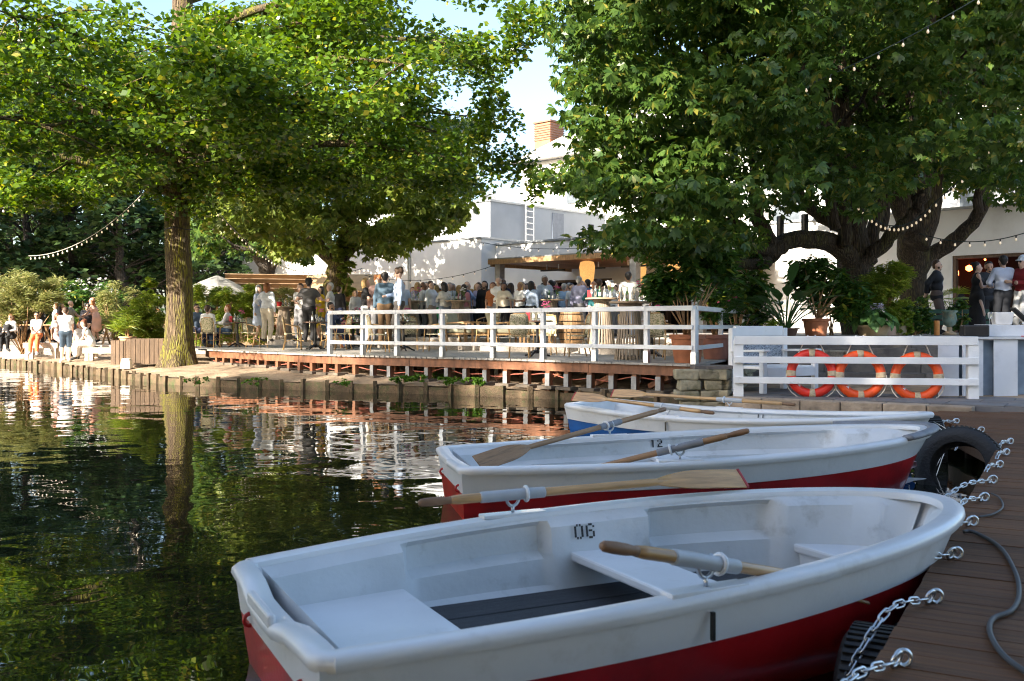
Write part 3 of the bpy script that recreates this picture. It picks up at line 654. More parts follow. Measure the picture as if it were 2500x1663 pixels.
# ---- horse chestnuts on the right: several stems
ct = thing('chestnut_tree', 'large many-stemmed horse chestnut tree with broad hand-shaped leaves over the terrace', 'tree', (8.1, 23, 1.0)); CO = Vector(ct.location)
st_ = MB()
def L2(mb, pts, rs, amp=.04, n=12):
    if mb is st_ : rs = [q*.8 for q in rs]
    return limb(mb, [PT(u, v, y)-CO for (u, v, y) in pts], rs, amp, n, 5)
L2(st_, [(2110,830,23),(2095,720,23),(2085,620,23),(2075,500,22.8),(2060,300,22.5),(2040,50,22),(2030,-200,21.5)], [.62,.54,.48,.34,.25,.18,.1], .03, 18)
L2(st_, [(2090,660,23),(2040,600,22.6),(1960,583,22),(1900,600,21.6),(1850,632,21.2)], [.34,.29,.25,.23,.16], .03, 14)
L2(st_, [(1895,625,21.5),(1862,560,21.3),(1845,500,21),(1838,440,20.8),(1830,340,20)], [.26,.2,.17,.12,.05])
L2(st_, [(1910,605,21.6),(1850,610,21),(1800,560,20.4),(1746,425,19.6),(1696,314,19),(1660,215,18.5),(1600,-20,18)], [.2,.16,.13,.11,.09,.08,.04])
L2(st_, [(1870,640,21.2),(1800,645,20.4),(1740,640,19.8),(1660,600,19)], [.18,.12,.08,.03])
L2(st_, [(2105,650,22.8),(2160,590,22.5),(2230,520,22.2),(2255,470,22),(2235,380,22),(2220,200,22)], [.26,.2,.17,.14,.10,.05])
L2(st_, [(2238,640,26.2),(2310,600,26),(2385,530,25.5),(2412,430,25),(2430,300,24),(2455,60,22),(2470,-150,21.5)], [.30,.25,.21,.18,.15,.12,.06])
L2(st_, [(2075,560,22.9),(1990,520,22.5),(1930,440,22),(1885,386,21.6),(1865,300,21),(1875,200,20.6),(1860,-40,20)], [.22,.18,.15,.13,.11,.1,.05])
L2(st_, [(2085,560,23),(2130,420,23.3),(2140,250,23.4),(2150,-50,23.4)], [.25,.2,.16,.1])
L2(st_, [(2080,470,22.8),(2010,330,22),(1950,180,21),(1900,-30,20)], [.2,.15,.1,.06])
for (u0, v0, u1, v1, y, r) in ((1800,540,1500,560,18,.06),(1746,425,1560,340,17.5,.05),(1696,314,1530,170,17,.05),(1780,520,1560,470,17.5,.06),(1885,386,1700,120,18,.05),(2060,300,2200,150,18,.06),(1830,600,1600,560,17.5,.06),(2430,300,2330,100,19,.06)):
    L2(st_, [(u0,v0,y+2.5),((u0+u1)/2,(v0+v1)/2-25,y+1),(u1,v1,y-.5)], [r,r*.7,.012], .05, 6)
for (u0, v0, u1, v1, y, r) in ((2060,600,1985,-60,22.3,.15),(2100,580,2105,-60,23,.15),(2130,600,2185,-60,23.4,.16),(2150,560,2260,-60,23.6,.14),(2260,470,2300,-60,22.6,.12),(2040,560,1930,-60,21.6,.12),(2390,520,2370,-60,24.6,.12)):
    L2(st_, [(u0,v0,y),((u0*2+u1)/3+12,(v0*2+v1)/3,y),((u0+2*u1)/3-14,(v0+2*v1)/3,y-.2),(u1,v1,y-.4)], [r*1.3,r*1.1,r*.9,r*.6], .05, 9)
st_.build('stems', BK_chest, ct, smooth=True)
outline = [(1390,-160),(1385,60),(1345,110),(1350,165),(1420,200),(1390,300),(1430,330),(1385,400),(1400,470),(1450,520),(1440,590),(1530,600),(1660,640),(1740,640),(1800,570),(1850,520),(1900,540),(2000,470),(2080,520),(2200,430),(2300,400),(2420,420),(2560,520),(2560,-160)]
rg3 = random.Random(5); cl = []; clu = []
while len(cl) < 420:
    u, v = rg3.uniform(1330,2560), rg3.uniform(-160,620)
    if not inpoly(u, v, outline): continue
    edge = (1900-u)/600
    y = rg3.uniform(15.0, 21.5) if u < 1950 else rg3.uniform(16.0, 25)
    if u > 1950 and v > 150 and rg3.random() < .25: continue
    p = PT(u, v, y)-CO; s = rg3.uniform(.42,.8)
    if in_gap(p+CO): continue
    cl.append((tuple(p), (s*1.2, s*1.2, s*.42), s*s/.36))
foliage('crown', cl, 66, .175, .40, LM_chest, ct, palm=5, droop=.5, flat=.5)
for k in range(120):
    clu.append(((rg3.uniform(-6.5,6), rg3.uniform(-8,5), rg3.uniform(9,15)), (1.3,1.3,.6), 1))
foliage('upper_crown', clu, 40, .34, .42, LM_chest, ct, palm=5, droop=.5, flat=.5)
c2 = thing('dark_chestnut', 'dark thick chestnut trunk with a curved limb beside the bar doorway', 'tree', (10.3, 25, 1.0)); CO = Vector(c2.location)
s2 = MB()
L2(s2, [(2232,850,26.4),(2230,720,26.4),(2230,620,26.2),(2225,480,25.6),(2205,330,25),(2190,100,24.5),(2190,-150,24)], [.46,.36,.42,.36,.30,.24,.12], .03, 18)
L2(s2, [(2235,600,25),(2290,400,24.8),(2310,200,24.5),(2330,-100,24)], [.35,.26,.2,.1]); L2(s2, [(2225,560,25),(2170,380,24.6),(2150,180,24.3),(2120,-80,24)], [.3,.22,.18,.1])
s2.build('trunk', BK_chest, c2, smooth=True)
cl = []
while len(cl) < 270:
    u, v, y = rg3.uniform(1900,2700), rg3.uniform(-250,470), rg3.uniform(22,31)
    if v > 330 and y < 27: continue
    cl.append((tuple(PT(u,v,y)-CO), (1.0,1.0,.42), 1))
for k in range(120):
    u, v, y = rg3.uniform(1850,2450), rg3.uniform(-20,420), rg3.uniform(23.6,26.6); cl.append((tuple(PT(u,v,y)-CO), (.9,.9,.4), .8))
foliage('crown', cl, 60, .22, .42, LM_chest, c2, palm=5, droop=.5, flat=.5)
# ---- chestnut in the middle distance
c3 = thing('pale_chestnut', 'sunlit pale green chestnut tree with forked trunk behind the market stall', 'tree', (PX(830,37), 37, .9)); CO = Vector(c3.location); s3 = MB()
L2(s3, [(815,790,37),(820,700,37),(828,640,37),(850,560,36.8),(860,500,36.5),(870,420,36)], [.5,.42,.38,.3,.2,.06], .04)
L2(s3, [(826,650,37),(770,590,36.5),(720,540,36),(650,510,35)], [.3,.22,.15,.03]); L2(s3, [(835,620,37),(900,570,36.5),(960,540,36),(1050,500,35)], [.26,.18,.12,.03]); L2(s3, [(840,600,37),(930,590,37.5),(1000,580,38)], [.2,.12,.03])
s3.build('trunk', BK_alder, c3, smooth=True); cl = []
ol = [(540,430),(700,395),(1130,400),(1150,470),(1120,540),(1040,560),(1000,600),(900,615),(860,570),(800,610),(700,630),(640,600),(560,560),(500,520)]
while len(cl) < 210:
    u, v, y = rg3.uniform(480,1160), rg3.uniform(300,640), rg3.uniform(32.5,39)
    if v > 395 and not inpoly(u, v, ol): continue
    s = rg3.uniform(.5,.9); cl.append((tuple(PT(u,v,y)-CO), (s*1.2,s*1.2,s*.45), s*s/.45))
foliage('crown', cl, 40, .29, .42, LM_chest2, c3, palm=5, droop=.5, flat=.4)
c4_ = thing('leaning_chestnut', 'leaning forked tree with pale leaves behind the wooden hut', 'tree', (PX(660,43), 43, .8)); CO = Vector(c4_.location); s4 = MB()
L2(s4, [(660,760,43),(655,680,43),(640,640,42.6),(600,580,42),(560,540,41)], [.4,.34,.28,.2,.05]); L2(s4, [(650,670,43),(680,610,42.6),(680,540,42)], [.26,.2,.05]); L2(s4, [(620,610,42),(570,600,41.5),(520,560,41)], [.15,.1,.03])
s4.build('trunk', BK_dark, c4_, smooth=True); cl = []
while len(cl) < 80:
    u, v, y = rg3.uniform(460,760), rg3.uniform(380,640), rg3.uniform(40,45); s = rg3.uniform(.6,1.0)
    if v > 590 and rg3.random() < .6: continue
    cl.append((tuple(PT(u,v,y)-CO), (s*1.2,s*1.2,s*.45), s*s/.45))
foliage('crown', cl, 34, .31, .42, LM_chest, c4_, palm=5, droop=.5, flat=.4)
# ---- background wood and off-frame trees: one builder, one tree each
def simple_tree(name, label, x, y, z, h, r, m, n=60, per=110, size=.34, base=.25, grp=None, tw=.35):
    t = thing(name, label, 'tree', (x, y, z), 0, grp); mb = MB()
    P = wob([(0,0,-.3),(rnd.uniform(-.2,.2),0,h*.3),(rnd.uniform(-.4,.4),rnd.uniform(-.3,.3),h*.65),(0,0,h*.95)], .06, 5); mb.tube(P, radii([tw,tw*.8,tw*.5,.05], len(P)), 10)
    cl = []
    for k in range(n):
        f = rnd.uniform(0,1); zz = h*(base+(1-base)*f); rad = r*math.sin(math.pi*min(1,(.18+f*.82)))**.6*rnd.uniform(.45,1.0); a = rnd.uniform(0,6.283)
        c = Vector((rad*math.cos(a), rad*math.sin(a), zz)); s = rnd.uniform(.7,1.25)*r/5
        mb.tube([P[min(len(P)-1,int(len(P)*f*.9))], c.lerp(Vector((0,0,zz)),.4), c], [.06,.04,.012], 4); cl.append((tuple(c), (s*1.2,s*1.2,s*.6), s*s))
    mb.build('trunk', BK_dark, t, smooth=True); foliage('crown', cl, per, size, .75, m, t); return t
wood = [(25,66,17,6.5),(130,60,16,6),(235,70,19,7),(330,58,15,5.5),(420,66,18,6.5),(520,60,16,6),(620,72,19,7),(-60,56,17,6),(740,66,14,6),(880,74,15,6),(60,50,9,4.2),(190,50,8,4),(300,49,7.5,3.6),(480,52,8.5,4)]
wl_ = ['dark leafy tree in the shaded wood behind the garden, beside the string lights','broad dark tree of the shaded wood behind the oleander','tall dark tree rising behind the white-flowering shrub','dark tree of the wood left of the mossy trunk','tall blue-green tree of the wood hidden behind the mossy trunk','dark tree of the wood above the grey parasol','tall wood tree above the wooden hut','dark wood tree behind the willowy shrub','wood tree showing above the market stall','distant tree behind the white wing of the building','low dark tree at the wood edge behind the willowy shrub','low tree at the wood edge behind the seated guests','low bushy tree at the wood edge behind the planters','low bushy tree at the wood edge behind the bamboo hedge']
for (u, y, h, r), lb in zip(wood, wl_): simple_tree('wood_tree', lb, PX(u,y), y, .8, h, r, LM_wood, 46, 80, .42, .08 if h < 10 else .2, 'trees of the dark wood')
for (x, y, h, r, q_) in ((-27,44,17,6,'nearest the garden bench'),(-33,39,18,6.5,'close to the water'),(-30,50,18,6,'set back in the wood')): simple_tree('wood_tree', 'tall tree at the pond corner '+q_, x, y, .5, h, r, LM_wood, 60, 80, .42, .15, 'trees at the pond corner')
for i, (x, y, h, r, n) in enumerate(((-5.5,-8.5,17,5.5,150),(-9.5,-10,22,5.8,180),(-14,-11,27,5.8,190),(-20.5,-10.5,19,5.8,130),(1,-8,15,5.5,90),(-25.5,-11,21.5,5.8,140),(-31.5,-10,24,4.8,110),(-17.5,-12.5,29,4.4,120))):
    simple_tree('shore_tree', ('tall tree on the near shore straight behind the boats','second tall tree on the near shore','third tall tree on the near shore','fourth tall tree on the near shore','tree on the near shore beside the dock','tall spreading tree on the near shore opposite the deck','farthest tree on the near shore','slender tallest tree on the near shore')[i], x, y, .3, h, r, LM_chest, n, 60, .5, .14, 'trees on the near shore')

ov = thing('added_shade_tree', 'unseen broad tree added on the near shore, its crown dimming the sky over boats and dock', 'tree', (6.5, -6.5, .3)); mb = MB(); cl = []  # unseen tree, added to cut the sky light on boats and dock
mb.tube(wob([(0,0,-.3),(-.3,.8,3),(-.8,2.5,6),(-1.5,5,9)], .05, 5), radii([.5,.42,.3,.1], 16), 12)
for k in range(48):
    c = Vector((rnd.uniform(-11,5), rnd.uniform(-2.5,9.5), rnd.uniform(6.6,10.5)))
    if c.y > 9 and c.z < 7.6+(c.y-9)*.25: c.z += 2
    mb.tube([Vector((-1,3,6.5)), c.lerp(Vector((-1,4,8)), .4), c], [.07,.045,.012], 4); cl.append((tuple(c), (1.3,1.3,.55), 1))
mb.build('trunk', BK_dark, ov, smooth=True); foliage('crown', cl, 60, .42, .75, LM_chest, ov)

for i in range(9):  # unseen dark bushes, added to block low light from behind the camera
    x = -16+i*3.1; t = thing('added_screen_bush', ('dense dark bush on the near shore','rounded bush on the near shore','tall bush on the near shore')[i % 3]+' in place %s behind the boats, added unseen to block low light' % ('one','two','three','four','five','six','seven','eight','nine')[i], 'bush', (x, -7.4, .3), 0, 'added bushes on the near shore'); mb = MB(); mb.tube([(0,0,-.2),(0,0,1.5)], .06, 6); mb.build('trunk', BK_dark, t)
    foliage('crown', [((rnd.uniform(-1.6,1.6), rnd.uniform(-.6,.6), rnd.uniform(.3,4.4)), (1.0,.8,.7), 1) for k in range(14)], 45, .5, .7, LM_wood, t)
# ------------------------------------------------------------------ rowing boats
gel = mat('white_gelcoat', (.72,.74,.76), .32, .05, 2.5, .05, 30, dirt=(.52,.52,.50), dscale=3.5, dlo=.58, dhi=.85, coat=.2)
gelin = mat('scuffed_white_liner', (.64,.66,.67), .42, .08, 3, .06, 30, dirt=(.36,.36,.34), dscale=4.5, dlo=.56, dhi=.8)
redh = mat('red_hull_paint', (.42,.012,.016), .35, .25, 2, .04, 30, coat=.3, dirt=(.16,.008,.01), dscale=2.2, dlo=.5, dhi=.8)
blueh = mat('blue_hull_paint', (.012,.10,.36), .38, .2, 2, .04, 30, coat=.2, dirt=(.01,.06,.2), dscale=2.2)
greyb = mat('charcoal_floorboard', (.035,.037,.042), .6, .3, 4, .3, 25, stretch=(1,10,10), rand=.15)
numb = mat('black_stencil_paint', (.012,.012,.014), .55)
fend = mat('grey_rubber_strip', (.20,.21,.23), .6, .15, 10)
oarw = mat('varnished_oar_wood', (.46,.27,.11), .35, .3, 3, .08, 20, stretch=(1,14,14), coat=.3, rand=.18)
oarold = mat('worn_oar_wood', (.34,.19,.09), .55, .4, 3, .2, 20, stretch=(1,14,14), dirt=(.12,.075,.045), dscale=3, rand=.1)
oargrip = mat('worn_oar_grip', (.22,.12,.06), .55, .3, 8, .1, 20)
oarcol = mat('grey_oar_sleeve', (.42,.44,.46), .4, .1, 8)
tipred = mat('red_blade_tip', (.36,.04,.04), .5)
DIG = {'0': [(0,.13,.05,.74),(.15,0,.13,.16),(.38,0,.13,.16),(.15,.84,.13,.16),(.38,.84,.13,.16),(.5,.13,.15,.74)], '6': [(0,.13,.16,.74),(.2,0,.28,.15),(.2,.85,.28,.15),(.2,.46,.28,.13),(.5,.1,.15,.38),(.5,.72,.15,.13)],
       '1': [(.22,0,.18,1),(.06,.72,.16,.14)], '2': [(0,0,.65,.15),(.05,.15,.18,.22),(.22,.34,.2,.16),(.42,.48,.2,.34),(.15,.85,.34,.15),(0,.68,.16,.17)]}
DIG['0'] = [(0,.13,.16,.74),(.16,0,.13,.16),(.37,0,.13,.16),(.16,.84,.13,.16),(.37,.84,.13,.16),(.5,.13,.16,.74)]
def make_boat(p, hullm, num, label, moulded=True, pad=False, lockf=.378):
    sx, sy, hd, L, ws, wm_, tm, hs_, hm_, hb_, pw, ex = p
    t = thing('rowing_boat', label, 'rowing boat', (sx, sy, 0), hd, 'rowing boats moored at the dock')
    n = 120; T = 1-(1-np.linspace(0, 1, n))**1.7
    def W(t): return ws+(wm_-ws)*math.sin(math.pi/2*t/tm) if t < tm else wm_*max(0, 1-((t-tm)/(1-tm))**pw)**ex
    def H(t): return hs_*(1-t)*(1-2*t)+4*hm_*t*(1-t)+hb_*t*(2*t-1)
    sm = lambda a, b, x: min(1, max(0, (x-a)/(b-a)))**2*(3-2*min(1, max(0, (x-a)/(b-a))))
    # outer skin: rows of (half width factor/offset, z)
    def prof(t):
        w, h = W(t), H(t); k = min(1, w/.25)
        return [(w-.012*k, h-.035), (w-.03*k, h-.10), (w-.05*k, h-.185), (w-.065*k, h-.19), (w*.90-.02*k, h*.30), (w*.80, .0), (w*.62, -.09), (w*.3, -.15), (0, -.17)]
    def xs(t, z): return t*L-(.55*max(0, (H(t)-z))*t**5) + .10*max(0, H(t)-z)*(1-t)**6
    def skin(rows, m, name):
        mb = MB()
        for sg in (1, -1):
            V = []; 
            for q in T:
                pr = prof(q)
                for r in rows: V.append((xs(q, pr[r][1]), sg*max(pr[r][0], 0), pr[r][1]))
            k = len(rows); fs = []
            for i in range(n-1):
                for j in range(k-1):
                    f = (i*k+j, (i+1)*k+j, (i+1)*k+j+1, i*k+j+1); fs.append(f[::-1] if sg > 0 else f)
            mb.add(V, fs)
        pr = prof(0); pts = [(xs(0, pr[r][1]), pr[r][0], pr[r][1]) for r in rows]; pts2 = [(x, -y, z) for x, y, z in pts]; k = len(rows)
        mb.add(pts+pts2, [(j, j+1, k+j+1, k+j) for j in range(k-1)])
        return mb.build(name, m, t, smooth=True, sharp=40)
    skin([0,1,2,3], gel, 'topside_band'); skin([3,4,5,6,7,8], hullm, 'hull')
    # gunwale: rounded rim running round stern and bow
    rim = MB(); RW = .085
    path = [(q*L, W(q), H(q)) for q in T]
    prof_r = [(.0,-.045),(.012,-.02),(.008,.0),(-.01,.012),(-.05,.014),(-RW,.006),(-RW-.008,-.012),(-RW-.006,-.03)]
    V = []; fs = []; loop = []
    full = [(q, 1) for q in T]+[(q, -1) for q in T[::-1]]
    pts = [Vector((q*L, sg*W(q), H(q))) for q, sg in full]
    # close stern with rounded corners
    pts2 = []
    c1, c2_ = pts[-1], pts[0]
    body = pts[1:-1]
    stern = []
    for k in range(1, 8):
        f = k/8; stern.append(Vector((-.035*math.sin(math.pi*f), c1.y+(c2_.y-c1.y)*f, hs_-(.03*sm(.25,.38,f)*(1-sm(.62,.75,f)) if moulded else .0))))
    for k in range(4):
        a = k/3*math.pi/2; stern_c = Vector((.06*(1-math.sin(a))-.0, c1.y-0.0, hs_))
    pl = body+[Vector((.05, c1.y*1.0, hs_)), Vector((.012, c1.y*.97, hs_)), Vector((-.012, c1.y*.90, hs_))]+stern+[Vector((-.012, c2_.y*.90, hs_)), Vector((.012, c2_.y*.97, hs_)), Vector((.05, c2_.y, hs_))]
    cen = Vector((L*.45, 0, 0)); m_ = len(pl); k = len(prof_r)
    for i in range(m_):
        tg = pl[(i+1) % m_]-pl[i-1]; tg.z = 0; tg.normalize(); nn = Vector((tg.y, -tg.x, 0))
        if nn.dot(pl[i]-cen) < 0: nn = -nn
        for (o_, z_) in prof_r: V.append(pl[i]+nn*o_+Vector((0,0,z_)))
    for i in range(m_):
        for j in range(k-1): fs.append((i*k+j, ((i+1) % m_)*k+j, ((i+1) % m_)*k+j+1, i*k+j+1))
    rim.add(V, fs); rim.build('gunwale', gel, t, smooth=True, sharp=50)
    # inner liner with recessed side panels
    zf = .10
    def tank(q):
        if not moulded: return 1-sm(.10,.14,q)+sm(.84,.88,q)
        x = q*L; return max(1-sm(.74,.80,x), sm(1.48,1.54,x)*(1-sm(2.06,2.12,x)), sm(2.74,2.82,x))
    def inner(q):
        w, h = W(q), H(q); k = tank(q); e = min(1, w/.3); a = RW+.004
        wi = max(w-a*e, .0)
        rec = .055*(1-k)*e
        r3 = .042*(1-k)*e; kk = k*e
        return [(wi, h-.012), (max(0,wi-.010*e-.012*kk), h-.03), (max(0,wi-.014*e+r3-.05*kk), h-.058), (max(0,wi-.026*e+r3-.06*kk), h*.62), (max(0,wi-.055*e-.04*kk), h*.55), (max(0,min(wi-.075*e-.03*kk, w*.80)), zf+.03), (max(0,min(wi-.09*e-.03*kk, w*.75)), zf)]
    mb = MB()
    Ti = [q for q in T if .012 < q < .9985]
    for sg in (1, -1):
        V = []; fs = []
        for q in Ti:
            for (y, z) in inner(q): V.append((xs(q, z)-(.03*(q**8)), sg*y, z))
        k = 7
        for i in range(len(Ti)-1):
            for j in range(k-1):
                f = (i*k+j, (i+1)*k+j, (i+1)*k+j+1, i*k+j+1); fs.append(f if sg > 0 else f[::-1])
        mb.add(V, fs)
    # floor and stern face
    fl = [(q*L, inner(q)[6][0]) for q in Ti]
    V = [(x, y, zf) for x, y in fl]+[(x, -y, zf) for x, y in fl]; m2 = len(fl); mb.add(V, [(i, m2+i, m2+i+1, i+1) for i in range(m2-1)])
    i0 = inner(Ti[0]); mb.add([(Ti[0]*L+.05, y, z) for y, z in i0]+[(Ti[0]*L+.05, -y, z) for y, z in i0], [(j, j+1, 7+j+1, 7+j) for j in range(6)])
    mb.build('liner', gelin, t, smooth=True, sharp=35)
    def seat(name, x0, x1, z, face=True, m=gel):
        mb = MB(); qs = np.linspace(x0, x1, 14)/L
        def wy(q):
            pr = inner(q); zs = [p_[1] for p_ in pr][::-1]; ys = [p_[0] for p_ in pr][::-1]; return float(np.interp(z, zs, ys))+.02
        V = []
        for q in qs: y = wy(q); V += [(q*L, y, z), (q*L, -y, z), (q*L, y, z-.045), (q*L, -y, z-.045)]
        fs = []
        for i in range(13):
            a, b = i*4, i*4+4; fs += [(a, b, b+1, a+1), (a+2, a+3, b+3, b+2)]
        fs += [(0,1,3,2), (52,54,55,53)]; mb.add(V, fs)
        if face:
            for (q, on) in ((qs[0], x0 > .3), (qs[-1], x1 < L*.8)):
                if on: y = wy(q)-.015; mb.add([(q*L+(-.02 if q == qs[-1] else .02), s*y, zz) for zz in (z-.04, zf) for s in (1,-1)], [(0,1,3,2)])
        return mb.build(name, m, t, bevel=.012)
    if moulded:
        seat('stern_seat', .07, .74, hs_*.55); seat('thwart', 1.62, 1.93, hm_*.60, False); seat('bow_seat', 2.80, L*.965, hb_*.50)
        fx0, fx1 = .80, 2.86
    else:
        seat('stern_seat', .06, .55, hs_*.5); seat('thwart', L*.46, L*.46+.28, hm_*.6, False); seat('bow_seat', L*.78, L*.955, hb_*.5)
        fx0, fx1 = .6, L*.76
    for i in range(5):
        y = (i-2)*.225; x1 = fx1-abs(i-2)*.13; x0 = fx0+abs(i-2)*.02
        MB().box(((x0+x1)/2, y, zf+.018), (x1-x0, .212, .022)).build('floorboard', greyb, t, bevel=.004)
    # number stencilled on the far inner side
    nx = (1.66 if moulded else L*.46+.05)-.02; q = (nx+.08)/L; pr = inner(q); hgt = .074
    y0, z0 = pr[3]; y1, z1 = pr[2]
    d = Vector((0, y1-y0, z1-z0)).normalized(); nrm = Vector((0, -d.z, d.y))
    slope = (inner((nx+.2)/L)[3][0]-inner(nx/L)[3][0])/.2
    mb = MB()
    for ci, chh in enumerate(num):
        for (x, yy, w_, h_) in DIG[chh]:
            V = []
            for (aa, bb) in ((x, yy), (x+w_, yy), (x+w_, yy+h_), (x, yy+h_)):
                xx = nx+(aa+ci*.85)*hgt; V.append(Vector((xx, y0+(xx-nx)*slope, z0))+d*(bb*hgt+.050)+nrm*.012)
            mb.add(V, [(0,1,2,3)])
    nb = mb.build('boat_number', numb, t); nb['label'] = 'black stencilled number '+num
    # oarlock plates and locks
    ox = (1.37 if moulded else L*lockf); q = ox/L
    locks = []
    for sg in (1, -1):
        base = Vector((ox, sg*(W(q)-.045), H(q)+.012))
        sl_ = (W((ox+.2)/L)-W((ox-.2)/L))/.4
        o = MB().box((0,0,0), (.34,.075,.018)).build('oarlock_plate', gel if moulded else white, t, loc=base, bevel=.004); o.rotation_euler = (0,0,sg*math.atan(sl_))
        lk = MB(); r_ = .035; lk.tube([(r_*math.cos(a)*1.0, 0, .075+r_*math.sin(a)*1.25) for a in np.linspace(R(125), R(415), 14)], .0085, 8); lk.tube([(0,0,0),(0,0,.036)], .009, 8)
        lk.build('oarlock', steel, t, smooth=True, loc=base+Vector((0,0,.008))); locks.append(base+Vector((0,0,.095)))
        MB().box((0,0,0), (.014,.014,.1)).build('oarlock_pin', blackiron, t, loc=Vector((ox, sg*(W(q)-.004), H(q)-.11)))
    for sg in (1, -1):
        MB().torus((.015, sg*.42, hs_-.17), .024, .009, 14, 6, Matrix.Rotation(R(90), 3, 'X')).build('towing_eye', hullm, t, smooth=True)
    MB().box((-.03, 0, hs_-.012), (.03, .36, .05)).build('stern_grip', gel, t, bevel=.01)
    if pad:
        pp = [(q_*L+.012, W(q_)+.006, H(q_)) for q_ in T if q_ > .86]; pp = pp+[(x, -y, z) for x, y, z in pp[::-1]]
        MB().tube([Vector((x, y, z+.012)) for x, y, z in pp], .05, 8, flat=.5).build('bow_fender', fend, t, smooth=True)
    return t, locks
B06 = (-.884,3.578,.457,3.42,.688,.82,.38,.387,.470,.525,2.0,.52)
B12 = (-.487,7.54,.207,4.11,.638,.88,.419,.392,.44,.542,2.275,.60)
B11 = (1.01,12.75,-.72,4.3,.55,.76,.43,.42,.38,.52,2.2,.6)
boat06, lk06 = make_boat(B06, redh, '06', 'red and white rowing boat with stencilled number 06 and charcoal floorboards')
boat12, lk12 = make_boat(B12, redh, '12', 'red and white rowing boat with stencilled number 12 and grey bow pad', False, True)
boat11, lk11 = make_boat(B11, blueh, '11', 'blue and white rowing boat with stencilled number 11', False)
# ------------------------------------------------------------------ oars: local x from handle end (0) to blade tip (L)
def make_oar(label, handle, blade, L=2.0, worn=False, lock=None, roll=0, tip=True, blen=.52, bw=.13):
    a = Vector(handle); b = Vector(blade); d = (b-a).normalized(); L = (b-a).length
    t = thing('oar', label, 'oar', a); t.rotation_mode = 'QUATERNION'
    t.rotation_quaternion = d.to_track_quat('X', 'Z'); t['group'] = 'oars lying in the rowing boats'
    from mathutils import Quaternion
    t.rotation_quaternion = t.rotation_quaternion @ Quaternion((1,0,0), roll)
    wm2 = oarold if worn else oarw
    MB().tube([(.0,0,0),(.012,0,0),(.06,0,0),(.11,0,0),(.14,0,0),(.16,0,0)], [.012,.019,.022,.021,.017,.02], 12).build('grip', oargrip, t, smooth=True)
    MB().tube([(.16,0,0),(.2,0,0),(L-blen-.05,0,0),(L-blen+.12,0,0)], [.02,.024,.021,.016], 12).build('shaft', wm2, t, smooth=True)
    lx = lock if lock else L*.36
    col = MB().tube([(lx-.17,0,0),(lx-.165,0,0),(lx+.165,0,0),(lx+.17,0,0)], [.024,.0285,.0275,.023], 14).build('sleeve', oarcol if not worn else fend, t, smooth=True, sharp=40)
    MB().torus((lx+.07,0,0), .034, .009, 20, 8, Matrix.Rotation(R(90), 3, 'Y')).build('collar', gel, col, smooth=True)
    n = 18; V = []
    for i in range(n):
        f = i/(n-1); x = L-blen+f*blen; w = .02+(bw/2-.02)*(1-(1-min(1, f*1.9))**2) if f < .55 else bw/2
        th = .016*(1-f)+.006; cv = -.03*f*f
        V += [(x,-w,cv+.004), (x,0,cv+th), (x,w,cv+.004), (x,w,cv-.003), (x,0,cv-th), (x,-w,cv-.003)]
    fs = []
    for i in range(n-1):
        for j in range(6): fs.append((i*6+j, i*6+(j+1) % 6, (i+1)*6+(j+1) % 6, (i+1)*6+j))
    fs += [(5,4,3,2,1,0), tuple((n-1)*6+j for j in range(6))]
    bl_ = MB().add(V, fs).build('blade', wm2, t, smooth=True, sharp=35)
    if tip: MB().box((L+.006,0,-.03), (.016,bw+.003,.019)).build('blade_tip', tipred, bl_, bevel=.004)
    return t
def bw_(boat, x, y, z): return Vector(boat.location)+Matrix.Rotation(boat.rotation_euler.z, 3, 'Z') @ Vector((x, y, z))
def oar_through(label, boat, lk, p_handle_px, blade_px, yh, yb, **k):
    return make_oar(label, PT(*p_handle_px, yh), PT(*blade_px, yb), **k)
K06 = [bw_(boat06, *l) for l in lk06]; K12 = [bw_(boat12, *l) for l in lk12]; K11 = [bw_(boat11, *l) for l in lk11]
def oar_at(label, K, hdir, lh, lb, **kw):       # through oarlock K, handle at -hdir*lh, blade at +hdir*lb
    d = Vector(hdir).normalized(); return make_oar(label, K-d*lh, K+d*lb, lock=lh, **kw)
def dirto(K, P): return Vector(P)-Vector(K)
hd = PT(1022,1228,4.72)
oar_at('light wooden oar with red blade tip laid over the far gunwale of boat 06', K06[0], K06[0]-hd, (K06[0]-hd).length, 1.32, roll=R(38))
oar_at('wooden oar with worn grip resting in the near oarlock of boat 06', K06[1], (.79,.56,-.24), .50, .96, roll=R(40), tip=False)
oar_at('old brown oar whose worn blade hangs over the stern of boat 12', K12[0], dirto(K12[0], PT(1172,1125,7.3)), .98, dirto(K12[0], PT(1172,1125,7.3)).length, worn=True, roll=R(-42), tip=False, blen=.6, bw=.15)
oar_at('grey weathered oar lying in the near oarlock of boat 12', K12[1], (-.936,.232,-.266), .5, 1.15, worn=True, roll=R(-20), tip=False)
oar_at('orange-brown oar with red blade tip pointing off the stern of boat 11', K11[1], dirto(K11[1], PT(1410,966,12)), .6, 1.36, roll=R(-50))
oar_at('pale varnished oar laid along the far gunwale of boat 11', K11[0], dirto(K11[0], PT(1495,957,13.2)), .84, 1.68, roll=R(-50))
